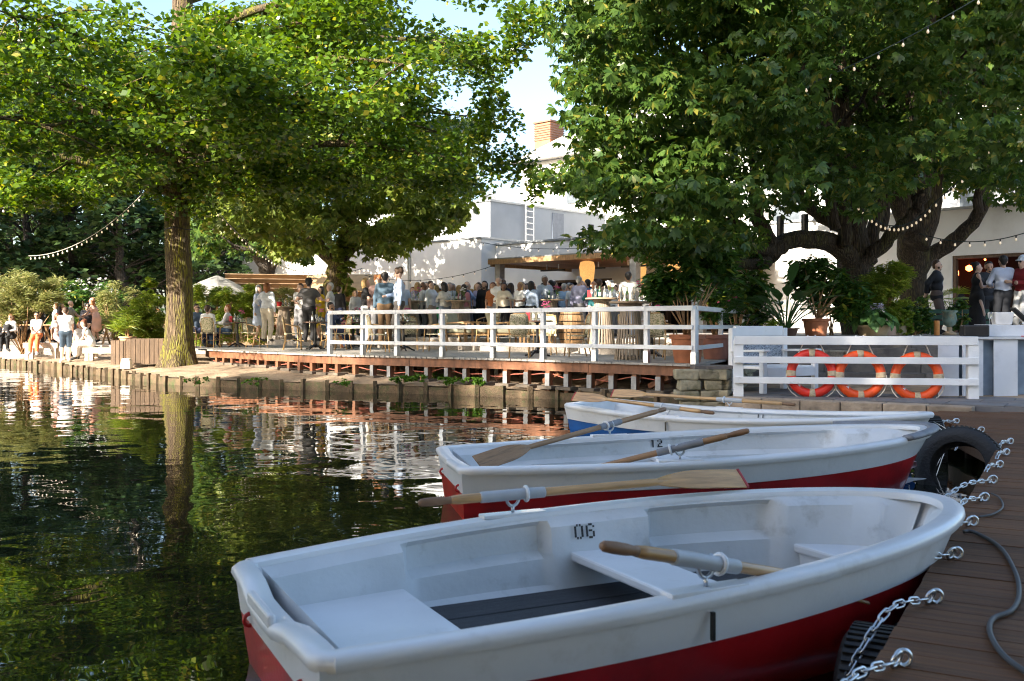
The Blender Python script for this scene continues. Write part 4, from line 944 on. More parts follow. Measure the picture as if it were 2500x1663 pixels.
# ------------------------------------------------------------------ tyres, eye bolts, chains and cable on the dock
rub = mat('black_tyre_rubber', (.012,.012,.013), .6, .4, 8, .2, 40, dirt=(.06,.06,.06), dscale=4, dlo=.6, dhi=.8)
def tyre(label, c, nrm, Ro=.34, w=.2):
    t = thing('tyre_fender', label, 'tyre', c, 0, 'old tyres hung along the dock'); t.rotation_mode = 'QUATERNION'; t.rotation_quaternion = Vector(nrm).to_track_quat('Z', 'Y')
    pr = [(Ro-.14,-w*.42),(Ro-.09,-w*.5),(Ro-.03,-w*.48),(Ro-.005,-w*.38),(Ro,-w*.2),(Ro,w*.2),(Ro-.005,w*.38),(Ro-.03,w*.48),(Ro-.09,w*.5),(Ro-.14,w*.42),(Ro-.125,w*.36),(Ro-.05,w*.3),(Ro-.05,-w*.3),(Ro-.125,-w*.36)]
    n = 48; V = []; k = len(pr)
    for i in range(n):
        a = 2*math.pi*i/n
        for j, (r_, z) in enumerate(pr): V.append((r_*math.cos(a), r_*math.sin(a), z))
    MB().add(V, [(i*k+j, ((i+1) % n)*k+j, ((i+1) % n)*k+(j+1) % k, i*k+(j+1) % k) for i in range(n) for j in range(k)]).build('casing', rub, t, smooth=True, sharp=50)
    tb = MB()
    for i in range(60):
        a = 2*math.pi*i/60; M = Matrix.Rotation(a, 3, 'Z'); tb.box(M @ Vector((Ro+.003,0,0)), (.014,.018,w*.72), M=M)
    o = tb.build('tread_blocks', rub, t); o['kind'] = 'stuff'
    return t
dn = -KP
for i, (s, lb) in enumerate(((-.25,'ribbed black tyre hanging on the dock edge beneath the lowest big eye bolt'),(.75,'ribbed black tyre hanging on the dock side between two chains'),(1.75,'black tyre hanging on the dock edge close to the bow of boat 06'),(3.2,'black tyre wedged behind the bow of boat 06'))):
    tyre(lb, dockpt(s,-.10,-.06), dn)
tyre('large worn tyre facing the boats at the inner corner of the dock', Vector((3.93,8.62,.14)), (-.62,-.72,.30), .37, .22)
tyre('dark tyre on the dock edge behind the bow of boat 12', dockpt(8.2,-.72,.1), (-.98,.2,0))
zinc = mat('bright_zinc_chain', (.62,.65,.68), .28, .15, 20, metal=1)
lme = None
def link_mesh():
    mb = MB(); pts = []
    for k in range(16):
        a = 2*math.pi*k/16; pts.append((.016*math.cos(a)+(.016 if math.cos(a) > 0 else -.016), .0125*math.sin(a), 0))
    mb.tube(pts, .0042, 6, closed=True); me = mb.mesh('link', True); me.materials.append(zinc); return me
LINK = link_mesh()
EYE_ME = None
def mooring(label, eye, end, sag=.03):
    t = thing('mooring_chain', label, 'chain', eye, 0, 'chains on eye bolts along the dock edge')
    d = Vector(end)-Vector(eye); hz = Vector((d.x, d.y, 0)).normalized()
    MB().tube([(0,0,-.06),(0,0,.005)], .008, 8).build('bolt', zinc, t, smooth=True)
    MB().torus((0,0,.026), .024, .0075, 20, 8, Matrix.Rotation(R(90), 3, 'X')).build('eye_ring', zinc, t, smooth=True)
    M = Matrix.Rotation(math.atan2(hz.y, hz.x), 3, 'Z') @ Matrix.Rotation(R(70), 3, 'X')
    MB().torus(hz*.04+Vector((0,0,.03)), .026, .006, 20, 8, M).build('shackle', zinc, t, smooth=True)
    p0 = hz*.07+Vector((0,0,.024)); p3 = d; n = max(3, int((p3-p0).length/.049)); over = hz*.13
    pm = p0.lerp(p3, .5); pm.z = .024; pth = spline([p0, pm, p3], 12); cum = [0]
    for i in range(1, len(pth)): cum.append(cum[-1]+(pth[i]-pth[i-1]).length)
    n = max(3, int(cum[-1]/.049)); P = []
    for i in range(n+1):
        s0 = cum[-1]*i/n; j = min(len(pth)-2, max(k for k in range(len(cum)) if cum[k] <= s0+1e-9)); P.append(pth[j].lerp(pth[j+1], (s0-cum[j])/(cum[j+1]-cum[j])))
    for i in range(n):
        o = bpy.data.objects.new('link', LINK); COL.objects.link(o); o.parent = t; o.location = (P[i]+P[i+1])/2
        dd = (P[i+1]-P[i]).normalized(); qd = dd.to_track_quat('X', 'Z'); o.rotation_mode = 'QUATERNION'
        from mathutils import Quaternion
        o.rotation_quaternion = qd @ Quaternion((1,0,0), R(90)*(i % 2)+.4); o.scale = ((P[i+1]-P[i]).length/.049,1,1)
    return t
EY = [(2205,1603,-.36,-.30,-.12),(2285,1453,-.36,-.26,-.13),(2336,1348,-.36,-.22,-.12),(2376,1270,-.34,-.25,-.13),(2404,1212,-.30,-.24,-.12),(2425,1169,-.42,-.30,-.05),(2441,1132,-.25,-.25,-.14),(2457,1102,-.25,-.3,-.16),(2467,1076,-.3,-.34,-.18),(2397,1048,-.30,-.2,-.12),(2336,1027,-.36,-.22,-.12)]
LBL = ['first chain on the largest eye bolt at the near dock edge','second chain from the near end of the dock, taut over the tyre','third chain along the dock, ending beside the thick cable','chain on the dock beside the start of the thick cable','chain opposite the point of boat 06','double chain reaching the bow of boat 06','chain just past the bow of boat 06','chain above the large worn tyre','chain at the inner corner of the dock','short chain holding the large worn tyre','chain at the bow of boat 12']
for (u, v, dx, dy, dz), lb in zip(EY, LBL):
    e = GP(u, v, DZ+.03); e.z = DZ; mooring(lb, e, e+Vector((dx*1.25,dy*1.25,dz*1.2)))
cabm = mat('grey_rubber_cable', (.06,.06,.062), .6)
cb = [GP(u, v, DZ+.012) for (u, v) in ((2352,1298),(2380,1300),(2440,1335),(2478,1395),(2488,1450),(2470,1490),(2425,1510),(2417,1545),(2450,1600),(2520,1650),(2600,1690))]
tag(MB().tube(spline(cb, 8), .0095, 8).build('power_cable', cabm, smooth=True), 'thick grey cable snaking over the dock boards', 'cable')
cb = [GP(u, v, DZ+.012) for (u, v) in ((2390,1262),(2425,1255),(2448,1238),(2440,1215),(2420,1205))]
tag(MB().tube(spline(cb, 8), .006, 6).build('thin_cable', cabm, smooth=True), 'short thin black cable loop on the dock beside an eye bolt', 'cable')
for i, q in enumerate((((2290,1040,9.6),(2310,1080,9.3),(2265,1180,9),(2240,1230,8.6)), ((2280,1030,10),(2320,1060,9.6),(2300,1120,9.3),(2262,1230,9)))):
    tag(MB().tube(spline([PT(*p) for p in q], 6), .004, 5).build('mooring_line', rope, smooth=True), ('thin mooring line hanging from the bow pad of boat 12','slack mooring line looped beside the large worn tyre')[i], 'rope')
# ------------------------------------------------------------------ people: one continuous body surface, clothes and hair as their own shells
def sd_cap(P, a, b, ra, rb):
    a = np.array(a, float); b = np.array(b, float); d = b-a; l2 = (d*d).sum()
    t = np.clip(((P-a)@d)/l2, 0, 1) if l2 > 1e-9 else np.zeros(P.shape[:-1])
    return np.linalg.norm(P-a-t[..., None]*d, axis=-1)-(ra+(rb-ra)*t)
def surface(caps, h, k=.03, cut=None):
    caps = [(np.array(a, float), np.array(b, float), ra, rb) for a, b, ra, rb in caps]
    lo = np.min([np.minimum(a-ra, b-rb) for a, b, ra, rb in caps], 0)-2*h; hi = np.max([np.maximum(a+ra, b+rb) for a, b, ra, rb in caps], 0)+2*h
    n = np.ceil((hi-lo)/h).astype(int)+1; G = np.full(n, .5)
    ax = [lo[i]+h*np.arange(n[i]) for i in range(3)]
    for a, b, ra, rb in caps:
        l = np.minimum(a-ra, b-rb)-.07-h; u = np.maximum(a+ra, b+rb)+.07+h
        i0 = np.maximum(0, np.floor((l-lo)/h).astype(int)); i1 = np.minimum(n, np.ceil((u-lo)/h).astype(int)+1)
        sl_ = tuple(slice(i0[i], i1[i]) for i in range(3))
        P = np.stack(np.meshgrid(*[ax[i][sl_[i]] for i in range(3)], indexing='ij'), -1)
        d = sd_cap(P, a, b, ra, rb); g = G[sl_]
        hh = np.clip(.5+.5*(g-d)/k, 0, 1); G[sl_] = g*(1-hh)+d*hh-k*hh*(1-hh)
    if cut is not None:
        P = np.stack(np.meshgrid(*ax, indexing='ij'), -1); G = np.maximum(G, cut(P))
    # surface nets
    S = G < 0; c = G.shape; cells = tuple(x-1 for x in c)
    num = np.zeros(cells+(3,)); den = np.zeros(cells); offs = [(i, j, q) for i in (0, 1) for j in (0, 1) for q in (0, 1)]
    def sub(o): return tuple(slice(o[i], o[i]+cells[i]) for i in range(3))
    for o in offs:
        for axs in range(3):
            if o[axs] == 0:
                o2 = list(o); o2[axs] = 1; g0, g1 = G[sub(o)], G[sub(o2)]; m = (g0 < 0) != (g1 < 0)
                t = np.where(m, g0/np.where(m, g0-g1, 1), 0)
                p = np.array(o, float); vec = np.zeros(cells+(3,)); vec += p; vec[..., axs] += t
                num += vec*m[..., None]; den += m
    act = den > 0; idx = -np.ones(cells, int); idx[act] = np.arange(act.sum())
    ci = np.argwhere(act); V = lo+h*(ci+num[act]/den[act][:, None])
    Q = []
    for axs in range(3):
        o1 = [0,0,0]; o1[axs] = 1
        g0 = S[tuple(slice(0, c[i]-o1[i]) for i in range(3))]; g1 = S[tuple(slice(o1[i], c[i]) for i in range(3))]
        b1, b2 = [(1, 2), (2, 0), (0, 1)][axs]
        for flip, msk in ((0, g0 & ~g1), (1, ~g0 & g1)):
            e = np.argwhere(msk)
            if not len(e): continue
            e1 = e.copy(); e1[:, b1] -= 1; e2 = e.copy(); e2[:, b2] -= 1; e12 = e1.copy(); e12[:, b2] -= 1
            q = np.stack([idx[tuple(x.T)] for x in (e, e1, e12, e2)], 1); Q.append(q[:, ::-1] if flip else q)
    return V, np.concatenate(Q)
def ik(a, c, l1, l2, hint):
    a, c = Vector(a), Vector(c); d = c-a; L = min(d.length, (l1+l2)*.995); d.normalize(); c = a+d*L
    x = (l1*l1-l2*l2+L*L)/(2*L); hgt = math.sqrt(max(0, l1*l1-x*x)); hn = Vector(hint); hn = hn-d*hn.dot(d)
    hn = hn.normalized() if hn.length > 1e-5 else d.orthogonal().normalized()
    return a+d*x+hn*hgt, c
SKINS = {'fair': (.62,.40,.30), 'tan': (.46,.27,.18), 'brown': (.25,.13,.08), 'dark': (.11,.06,.04)}
HAIRS = {'black': (.012,.010,.009), 'brown': (.06,.032,.016), 'auburn': (.16,.05,.02), 'blond': (.42,.27,.11), 'grey': (.36,.35,.34), 'white': (.65,.64,.62), 'ginger': (.30,.11,.03)}
def cmat(c):
    k = 'cloth_%02x%02x%02x' % tuple(int(min(.999, x)*255) for x in c)
    return mat(k, c, .85, .14, 5, .25, 14)
def smat(n): return mat('skin_'+n, SKINS[n], .5, .06, 8)
def hmat(n): return mat('hair_'+n, HAIRS[n], .55, .35, 18, .3, 40)
PN = [0]
def person(label, loc, rz, H=1.74, sex='m', skin='fair', hair='brown', hairstyle='short', top=(.7,.7,.7), sleeve=1, legs=(.05,.05,.06), leglen=1, dress=None,
           pose='stand', lh=None, rh=None, lean=0, head=(0, 0), beard=False, cap=None, shoes=(.03,.03,.03), h=.03, grp=None, jacket=None, glasses=False, feet=None, fingers=False, seat=.46, legspread=.1, extra=None):
    """faces -Y at rz=0; hand targets lh (left) / rh (right) are local, for a 1.74 m person; sleeve 0 none .5 short 1 long"""
    S = H/1.74; t = thing('person', label, 'person', loc, rz, grp); V3 = lambda *a: Vector(a)
    w = .165 if sex == 'm' else .148; hipw = .085 if sex == 'm' else .095
    sit = pose == 'sit'
    pel = V3(0, 0, seat+.09 if sit else .93); ln = lean
    def up(z, y=0): return V3(0, pel.y+y-math.sin(ln)*z, pel.z+math.cos(ln)*z)
    waist, chest, neck = up(.17), up(.36), up(.53)
    hy, hp = head                                    # yaw, pitch
    hc = neck+V3(0, -math.sin(ln*.8)*.13-.012, math.cos(ln*.8)*.14); hd_ = Matrix.Rotation(hy, 3, 'Z') @ Matrix.Rotation(hp, 3, 'X')
    hv = lambda x, y, z: hc+hd_ @ V3(x, y, z)
    sh = {s: up(.475)+V3(s*(w+.005), 0, 0) for s in (1, -1)}
    hip = {s: pel+V3(s*hipw, 0, -.02) for s in (1, -1)}
    ank, kne = {}, {}
    for s in (1, -1):
        if sit:
            ft = (feet or {}).get(s, (s*.11, -.46, .09)); kne[s], ank[s] = ik(hip[s], ft, .44, .42, (0, -.5, 1))
        else:
            ft = (feet or {}).get(s, (s*legspread, rnd.uniform(-.05,.05), .09)); kne[s], ank[s] = ik(hip[s], ft, .43, .415, (0, -1, 0))
    toe = {s: ank[s]+V3(s*.03, -.13, -.055) for s in (1, -1)}
    elb, wri = {}, {}
    for s, tg_ in ((1, lh), (-1, rh)):
        tg_ = tg_ or (s*(w+.09), -.02, pel.z-.10)
        elb[s], wri[s] = ik(sh[s], tg_, .285, .25, (s*.7, .6, -.5))
    hand = {s: wri[s]+(wri[s]-elb[s]).normalized()*.08 for s in (1, -1)}
    f = 1.0 if sex == 'm' else .92
    torso = [(pel-V3(hipw*.8,0,0), pel+V3(hipw*.8,0,0), .118, .118), (waist-V3(.055,0,0), waist+V3(.055,0,0), .105*f, .105*f), (chest-V3(.085*f,0,0), chest+V3(.085*f,0,0), .112*f, .112*f), (sh[-1]*.8+sh[1]*.2, sh[1]*.8+sh[-1]*.2, .062, .062), (pel, chest, .10*f, .10*f)]
    if sex == 'f': torso += [(chest+V3(s*.065,-.07,-.02), chest+V3(s*.065,-.075,-.02), .058, .058) for s in (1, -1)]
    arms_u = [(sh[s], elb[s], .052*f, .042*f) for s in (1, -1)]; arms_l = [(elb[s], wri[s], .040*f, .028*f) for s in (1, -1)]
    legs_u = [(hip[s], kne[s], .088, .058) for s in (1, -1)]; legs_l = [(kne[s], kne[s].lerp(ank[s], .3), .055, .058) for s in (1, -1)]+[(kne[s].lerp(ank[s], .3), ank[s], .058, .038) for s in (1, -1)]
    neck_c = [(up(.46), hc-V3(0,0,.05), .058*f, .052*f)]
    headc = [(hv(0,.012,.035), hv(0,.012,.035), .092, .092), (hv(0,-.02,-.02), hv(0,-.03,-.045), .075, .060), (hv(0,-.045,-.075), hv(0,-.05,-.085), .036, .034), (hv(0,-.098,.0), hv(0,-.105,-.022), .012, .017), (hv(-.088,.012,.0), hv(-.09,.016,-.02), .014, .012), (hv(.088,.012,.0), hv(.09,.016,-.02), .014, .012)]
    hands = [(wri[s], hand[s], .026, .034) for s in (1, -1)]
    if fingers:
        for s in (1, -1):
            d = (hand[s]-wri[s]).normalized(); sd = d.cross(V3(0,1,.2)).normalized(); dn = sd.cross(d)
            for q in range(4):
                b0 = hand[s]+sd*((q-1.5)*.021)+d*.015; l = (.06,.072,.068,.052)[q]; m_ = b0+d*l*.55+dn*.008; hands.append((b0, m_, .0105, .0095)); hands.append((m_, m_+(d*.7+dn*.5)*l*.5, .0095, .0085))
            hands.append((wri[s]+d*.03, wri[s]+d*.05+sd*(-.05)+dn*.02, .013, .010))
    feetc = [(ank[s], toe[s], .042, .036) for s in (1, -1)]
    def out(name, caps, m, hh=h, k=.03, cut=None, parent=t):
        if S != 1: caps = [(Vector(a)*S, Vector(b)*S, ra*S, rb*S) for a, b, ra, rb in caps]
        V, Q = surface(caps, hh, k, cut); return npmesh(name, V, Q, m, parent, smooth=True)
    body = out('body', torso+arms_u+arms_l+legs_u+legs_l+neck_c+headc+hands+feetc, smat(skin), h)
    g = lambda caps, e: [(a, b, ra+e, rb+e) for a, b, ra, rb in caps]
    e = .014 if h < .028 else .017
    sl_ = []
    if sleeve > 0: sl_ += [(sh[s], sh[s].lerp(elb[s], 1 if sleeve >= 1 else .62), .056*f, .050*f) for s in (1, -1)]
    if sleeve >= 1: sl_ += [(elb[s], elb[s].lerp(wri[s], .92), .044*f, .037*f) for s in (1, -1)]
    if dress:
        skirt = [(pel+V3(0,0,.1), pel+V3(0,0,-.05), .13, .15)]
        if sit: skirt += [(hip[s]+V3(0,0,.02), kne[s]+V3(0,-.02,.0), .12, .10) for s in (1, -1)]+([(kne[s], kne[s].lerp(ank[s], .75), .10, .10) for s in (1, -1)] if leglen > .6 else [])
        else:
            zz = .1 if leglen > .6 else .42; skirt += [(V3(0,0,.85), V3(s*.05,0,zz+.16), .15, .17) for s in (1, -1)]+[(V3(0,0,.85), V3(0,-.04,zz+.16), .14, .16)]
        out('dress', g(torso, e)+g(sl_, .008)+skirt, cmat(dress), h, .05)
    else:
        out('trousers' if leglen > .75 else 'shorts' if leglen > .2 else 'skirt', g(torso[:1], .012)+[(a, a.lerp(b, min(1, leglen*2)), ra+.014, rb+.016) for a, b, ra, rb in legs_u]+([(a, b.lerp(a, .04 if leglen >= 1 else .5), ra+.018, rb+.022) for a, b, ra, rb in legs_l] if leglen > .55 else []), cmat(legs), h)
        hem = [(pel-V3(hipw*.75,0,-.03), pel+V3(hipw*.75,0,.03), .122, .122)] if not jacket else [(pel-V3(hipw*.75,0,.05), pel+V3(hipw*.75,0,-.05), .135, .135)]
        out('shirt' if not jacket else 'jacket', g(torso[1:4]+torso[5:], e if not jacket else e+.012)+[(pel+V3(0,0,.06), chest, .105*f+e, .105*f+e)]+hem+g(sl_, .008 if not jacket else .016), cmat(jacket or top), h, .035)
        if jacket: out('shirt_front', [(up(.22,-.09), up(.44,-.075), .048, .05)], cmat(top), h*.8)
    out('shoes', g(feetc, .012), cmat(shoes), h) if shoes else None
    hm = hmat(hair)
    sk = [(hv(0,.028,.052), hv(0,.028,.052), .094, .094), (hv(0,.05,.0), hv(0,.055,-.03), .07, .055)]
    if hairstyle == 'bald': sk = [(hv(-.07,.04,-.01), hv(.07,.04,-.01), .035, .035)]
    if hairstyle == 'curly': sk = [(hv(x*.05,.025+y*.04,.06+z*.04), hv(x*.05,.025+y*.04,.06+z*.04), .06, .06) for x in (-1,1) for y in (-1,1) for z in (-.4,1)]
    if hairstyle == 'bob': sk += [(hv(s*.07,.03,.03), hv(s*.075,.02,-.11), .042, .036) for s in (1,-1)]+[(hv(0,.06,.02), hv(0,.07,-.12), .07, .055)]
    if hairstyle == 'long': sk += [(hv(s*.07,.035,.03), neck+V3(s*.08,.05,-.15), .042, .035) for s in (1,-1)]+[(hv(0,.06,.0), neck+V3(0,.10,-.22), .07, .055)]
    if hairstyle == 'bun': sk += [(hv(0,.1,.09), hv(0,.11,.1), .045, .04)]
    if hairstyle == 'tail': sk += [(hv(0,.11,.05), hv(0,.14,.0), .035, .035), (hv(0,.13,0), neck+V3(0,.13,-.16), .034, .018)]
    out('hair', sk, hm, min(h, .024), .02)
    if beard: out('beard', [(hv(-.055,-.035,-.05), hv(.055,-.035,-.05), .03, .03), (hv(0,-.062,-.082), hv(0,-.062,-.09), .035, .033)], hm, min(h, .022), .02)
    if cap: out('cap', [(hv(0,.018,.068), hv(0,.018,.068), .104, .104), (hv(-.04,-.10,.05), hv(.04,-.10,.05), .02, .02), (hv(-.04,-.15,.04), hv(.04,-.15,.04), .016, .016)], cmat(cap), min(h, .022), .02)
    if glasses: out('sunglasses', [(hv(s*.036,-.096,.018), hv(s*.04,-.094,.012), .022, .022) for s in (1,-1)], cmat((.01,.01,.01)), .012, .01)
    if not glasses and h <= .02:
        for s in (1,-1): out('eye', [(hv(s*.034,-.083,.016), hv(s*.034,-.083,.016), .014, .014)], cmat((.03,.02,.02)), .008, .002)
        out('mouth', [(hv(-.018,-.092,-.052), hv(.018,-.092,-.052), .008, .008)], cmat((.35,.12,.10)), .008, .004)
    return t
# ------------------------------------------------------------------ guests
def deck_ab(x, y): r = Vector((x, y, 0))-DO; return r.dot(DA), r.dot(DB)
def lev_at(x, y):
    a, b = deck_ab(x, y)
    return LV3 if b >= ud_b(a) else LV2 if b >= step_b(a) else LV1
def at_head(u, v, Hh, lev=None):
    l = LV3 if lev is None else lev
    for _ in range(3):
        y = (l+Hh+.02-EYE)*F/(HV-v); x = PX(u, y)
        if lev is None: l = max(lev_at(x, y), LV2)
    return Vector((x, y, l))
WH, LB, NV_, BLK, GRY, DEN, BEI = (.76,.76,.76), (.42,.52,.70), (.02,.028,.07), (.014,.014,.016), (.17,.17,.18), (.07,.12,.17), (.52,.42,.32)
glass_h = (.10,-.30,1.13); fold1, fold2 = (-.05,-.24,1.16), (.05,-.26,1.14); talk = (.22,-.30,1.22)
CG = 'guests standing in the crowd'
def guest(label, u, v, rz, Hh=1.74, grp=CG, lev=None, **k):
    return person(label, at_head(u, v, Hh, lev), R(rz), H=Hh, h=.031, grp=grp, **k)
G_ = [
 ('grey-haired guest in pale blue tunic talking beside a blonde woman',632,694,70,1.70,dict(sex='f',hair='grey',hairstyle='bob',dress=(.50,.58,.74),sleeve=1,leglen=.4,lh=glass_h)),
 ('blonde woman in white shirt and cream trousers with her back turned',652,688,175,1.74,dict(sex='f',hair='ginger',hairstyle='bob',top=(.72,.75,.80),legs=(.62,.55,.44),lh=(.35,-.25,1.1))),
 ('man with bare tattooed arm half hidden behind the man in the black cap',733,690,-20,1.72,dict(hair='brown',top=WH,sleeve=.5,legs=GRY,rh=glass_h)),
 ('man in grey t-shirt, black trousers and black cap with his back turned',754,678,178,1.83,dict(hair='black',cap=BLK,top=(.10,.10,.105),sleeve=.5,legs=BLK,lh=(.2,-.25,1.2),rh=(-.2,-.25,1.2))),
 ('woman in bright yellow dress with long black hair',783,697,-60,1.66,dict(sex='f',hair='black',hairstyle='long',dress=(.72,.50,.02),sleeve=.5,leglen=.5,lh=fold1,rh=fold2)),
 ('older man with white hair in white shirt beside the woman in yellow',806,688,-75,1.76,dict(hair='white',top=(.70,.68,.64),sleeve=.5,legs=BEI,lh=talk)),
 ('guest in dark jacket behind the white-haired man',828,697,150,1.72,dict(hair='brown',top=BLK,legs=NV_)),
 ('woman with long blond hair in white blouse behind the black vest',868,706,30,1.62,dict(sex='f',hair='blond',hairstyle='long',top=WH,legs=GRY)),
 ('blonde woman with bob in black vest and pale grey trousers',893,676,95,1.72,dict(sex='f',hair='blond',hairstyle='bob',top=BLK,sleeve=.5,legs=(.42,.43,.44),rh=(-.1,-.3,1.2))),
 ('man with curly ginger hair and beard facing the water',922,670,10,1.78,dict(hair='ginger',hairstyle='curly',beard=True,top=(.16,.10,.09),legs=GRY,lh=glass_h)),
 ('dark-haired man in blue denim shirt and brown trousers with his back turned',940,662,185,1.82,dict(hair='black',top=DEN,legs=(.15,.09,.045))),
 ('tall man in light blue shirt and grey trousers looking down',975,652,-80,1.90,dict(hair='brown',hairstyle='curly',top=LB,legs=(.10,.09,.085),head=(0,.25),rh=(-.1,-.3,1.1))),
 ('bald dark-skinned man in white shirt at a high table',1033,686,80,1.74,dict(skin='brown',hair='black',hairstyle='bald',top=WH,legs=GRY,lh=glass_h)),
 ('man in white shirt just behind the bald man',1052,684,60,1.76,dict(hair='brown',top=WH,legs=BEI,lh=talk)),
 ('woman in white top and bright green trousers',1066,694,150,1.66,dict(sex='f',hair='blond',hairstyle='bob',top=WH,legs=(.02,.34,.11))),
 ('woman with dark bob, white blouse and black bag strap',1086,689,-150,1.68,dict(sex='f',hair='black',hairstyle='bob',top=(.70,.68,.66),legs=(.25,.32,.42),lh=glass_h)),
 ('smiling grey-haired man in pale shirt facing the pond',1098,688,10,1.74,dict(hair='grey',top=(.6,.66,.75),legs=NV_)),
 ('bald man with glasses in blue checked suit at a high table',1140,686,-100,1.76,dict(hair='grey',hairstyle='bald',top=(.05,.07,.14),legs=NV_,lh=glass_h)),
 ('long-haired bearded man in black shirt',1183,684,-15,1.80,dict(hair='black',hairstyle='bob',beard=True,top=BLK,legs=BLK,skin='tan')),
 ('woman in sleeveless mustard dress with long dark hair',1204,692,110,1.66,dict(sex='f',skin='brown',hair='black',hairstyle='long',dress=(.66,.36,.01),sleeve=0,leglen=.5,lh=fold1,rh=fold2)),
 ('bald white-haired man behind the man in navy',1217,675,170,1.82,dict(hair='white',hairstyle='bald',top=WH,legs=GRY)),
 ('man in navy polo with short brown hair seen from behind',1229,681,160,1.78,dict(hair='brown',top=NV_,sleeve=.5,legs=NV_)),
 ('woman with straight brown hair in sleeveless beige top seen from behind',1247,689,180,1.68,dict(sex='f',hair='brown',hairstyle='long',top=(.52,.46,.40),sleeve=0,legs=(.06,.05,.05))),
 ('laughing woman in dark floral blouse with lanyard and sage skirt',1275,687,10,1.68,dict(sex='f',hair='brown',hairstyle='tail',top=(.05,.055,.07),sleeve=.5,legs=(.38,.44,.33),lh=fold1,rh=talk)),
 ('smiling woman with red hair in black top holding a glass',1298,685,5,1.70,dict(sex='f',hair='auburn',hairstyle='long',top=BLK,sleeve=.5,legs=BLK,rh=(-.15,-.3,1.25))),
 ('tall dark-skinned man in pale blue shirt',1330,671,20,1.84,dict(skin='dark',hair='grey',top=(.55,.62,.74),legs=(.4,.38,.34))),
 ('woman with long dark ponytail, white shirt and grey bag',1344,682,-120,1.72,dict(sex='f',hair='black',hairstyle='tail',top=(.68,.70,.73),legs=BLK,lh=glass_h)),
 ('grey-haired man in sky blue shirt seen from behind',1377,690,170,1.72,dict(hair='grey',top=(.34,.50,.72),legs=NV_)),
 ('young man in white t-shirt with dark hair',1396,690,40,1.70,dict(hair='black',top=WH,sleeve=.5,legs=GRY)),
 ('blonde woman in blue and white patterned blouse',1406,698,165,1.64,dict(sex='f',hair='blond',hairstyle='bob',top=(.52,.57,.68),legs=NV_)),
 ('grey-haired man in open white shirt',1420,684,25,1.76,dict(hair='grey',top=WH,legs=BEI,lh=talk)),
 ('dark-haired man in mid blue shirt',1434,680,-140,1.78,dict(hair='black',top=(.10,.24,.46),legs=NV_)),
 ('silver-haired man in lilac shirt at the back',1414,673,150,1.82,dict(hair='grey',top=(.42,.42,.60),legs=GRY)),
 ('man in beige t-shirt with back turned at the slatted table',1463,680,165,1.78,dict(hair='brown',skin='tan',top=(.55,.40,.28),sleeve=.5,legs=NV_,rh=(-.2,-.3,1.1))),
 ('woman with wavy grey-blond hair beside the flower vase',1489,684,-20,1.70,dict(sex='f',hair='grey',hairstyle='curly',top=(.6,.64,.7),legs=GRY)),
 ('broad man in white shirt with back turned beside the grey column',1534,662,170,1.86,dict(hair='black',skin='tan',top=(.72,.70,.65),sleeve=.5,legs=(.25,.30,.40),rh=(-.3,-.25,1.1))),
 ('woman in white t-shirt half hidden by the large potted shrub',1580,684,-70,1.68,dict(sex='f',skin='brown',hair='brown',hairstyle='bob',top=WH,sleeve=.5,legs=GRY)),
]
for (lb, u, v, rz, Hh, kw) in G_: guest(lb, u, v, rz, Hh, **kw)
# guests further back, seen as heads between the others
hc_ = [('black',(.014,.014,.016)),('navy',NV_),('white',WH),('pale blue',LB),('bright white',(.8,.8,.8)),('red',(.42,.02,.03)),('olive',(.10,.11,.05)),('cream',(.62,.55,.44)),('teal',(.03,.16,.18)),('pink',(.55,.22,.25)),('rust',(.36,.12,.04)),('lavender',(.38,.36,.55))]
hh_ = [('black','short'),('brown','short'),('grey','short'),('blond','bob'),('brown','long'),('white','bald'),('auburn','bob'),('black','bob')]
pr_ = random.Random(21); used = set()
for k in range(52):
    while True:
        ci, hi_ = pr_.randrange(12), pr_.randrange(8)
        if (ci, hi_) not in used: used.add((ci, hi_)); break
    u = (1006+k*16.3 if k < 34 else 985+(k-34)*31)+pr_.uniform(-6,6); v = pr_.uniform(690,704) if k < 34 else pr_.uniform(684,691); (cn, c), (hn, hsx) = hc_[ci], hh_[hi_]; sx_ = 'f' if hsx in ('bob','long') else 'm'
    guest('guest with %s %s hair in %s %s in the thick of the crowd' % ({'short':'short','bob':'chin-length','long':'long','bald':'thinning'}[hsx], hn, cn, 'top' if sx_ == 'f' else 'shirt'), u, v, pr_.uniform(-180,180), pr_.uniform(1.64,1.8), sex=sx_, hair=hn, hairstyle=hsx, top=c, legs=pr_.choice([NV_,GRY,BLK,BEI]), skin=pr_.choice(['fair','fair','tan','brown']), sleeve=pr_.choice([.5,1]), lh=pr_.choice([None,glass_h,talk]))
# seated guests on the lower deck
SG = 'guests seated on the deck'
def seated(label, u, v, y, lev, rz, grp=SG, Hh=1.74, **k):
    z = PZ(v, y); seat = max(.3, z-lev-.02-(.83*Hh/1.74)-.0)
    S = Hh/1.74; return person(label, (PX(u,y), y, lev), R(rz), H=Hh, pose='sit', seat=seat/S-.02, h=.031, grp=grp, **k)
seated('seated man with sunglasses and blue waistcoat beside the mossy trunk',480,744,31,LV1,60,hair='brown',top=(.16,.22,.32),legs=NV_,glasses=True,lh=(.1,-.3,.85))
seated('seated man in white shirt with his back turned on a rattan chair',507,747,30,LV1,170,hair='brown',top=WH,legs=NV_,lh=(.15,-.35,.85))
seated('bearded man with glasses in white shirt and jeans seated in profile',556,745,30.2,LV1,-85,hair='ginger',beard=True,top=WH,legs=(.06,.11,.20),lh=(.1,-.3,.75),rh=(-.1,-.3,.75),shoes=(.25,.15,.08))
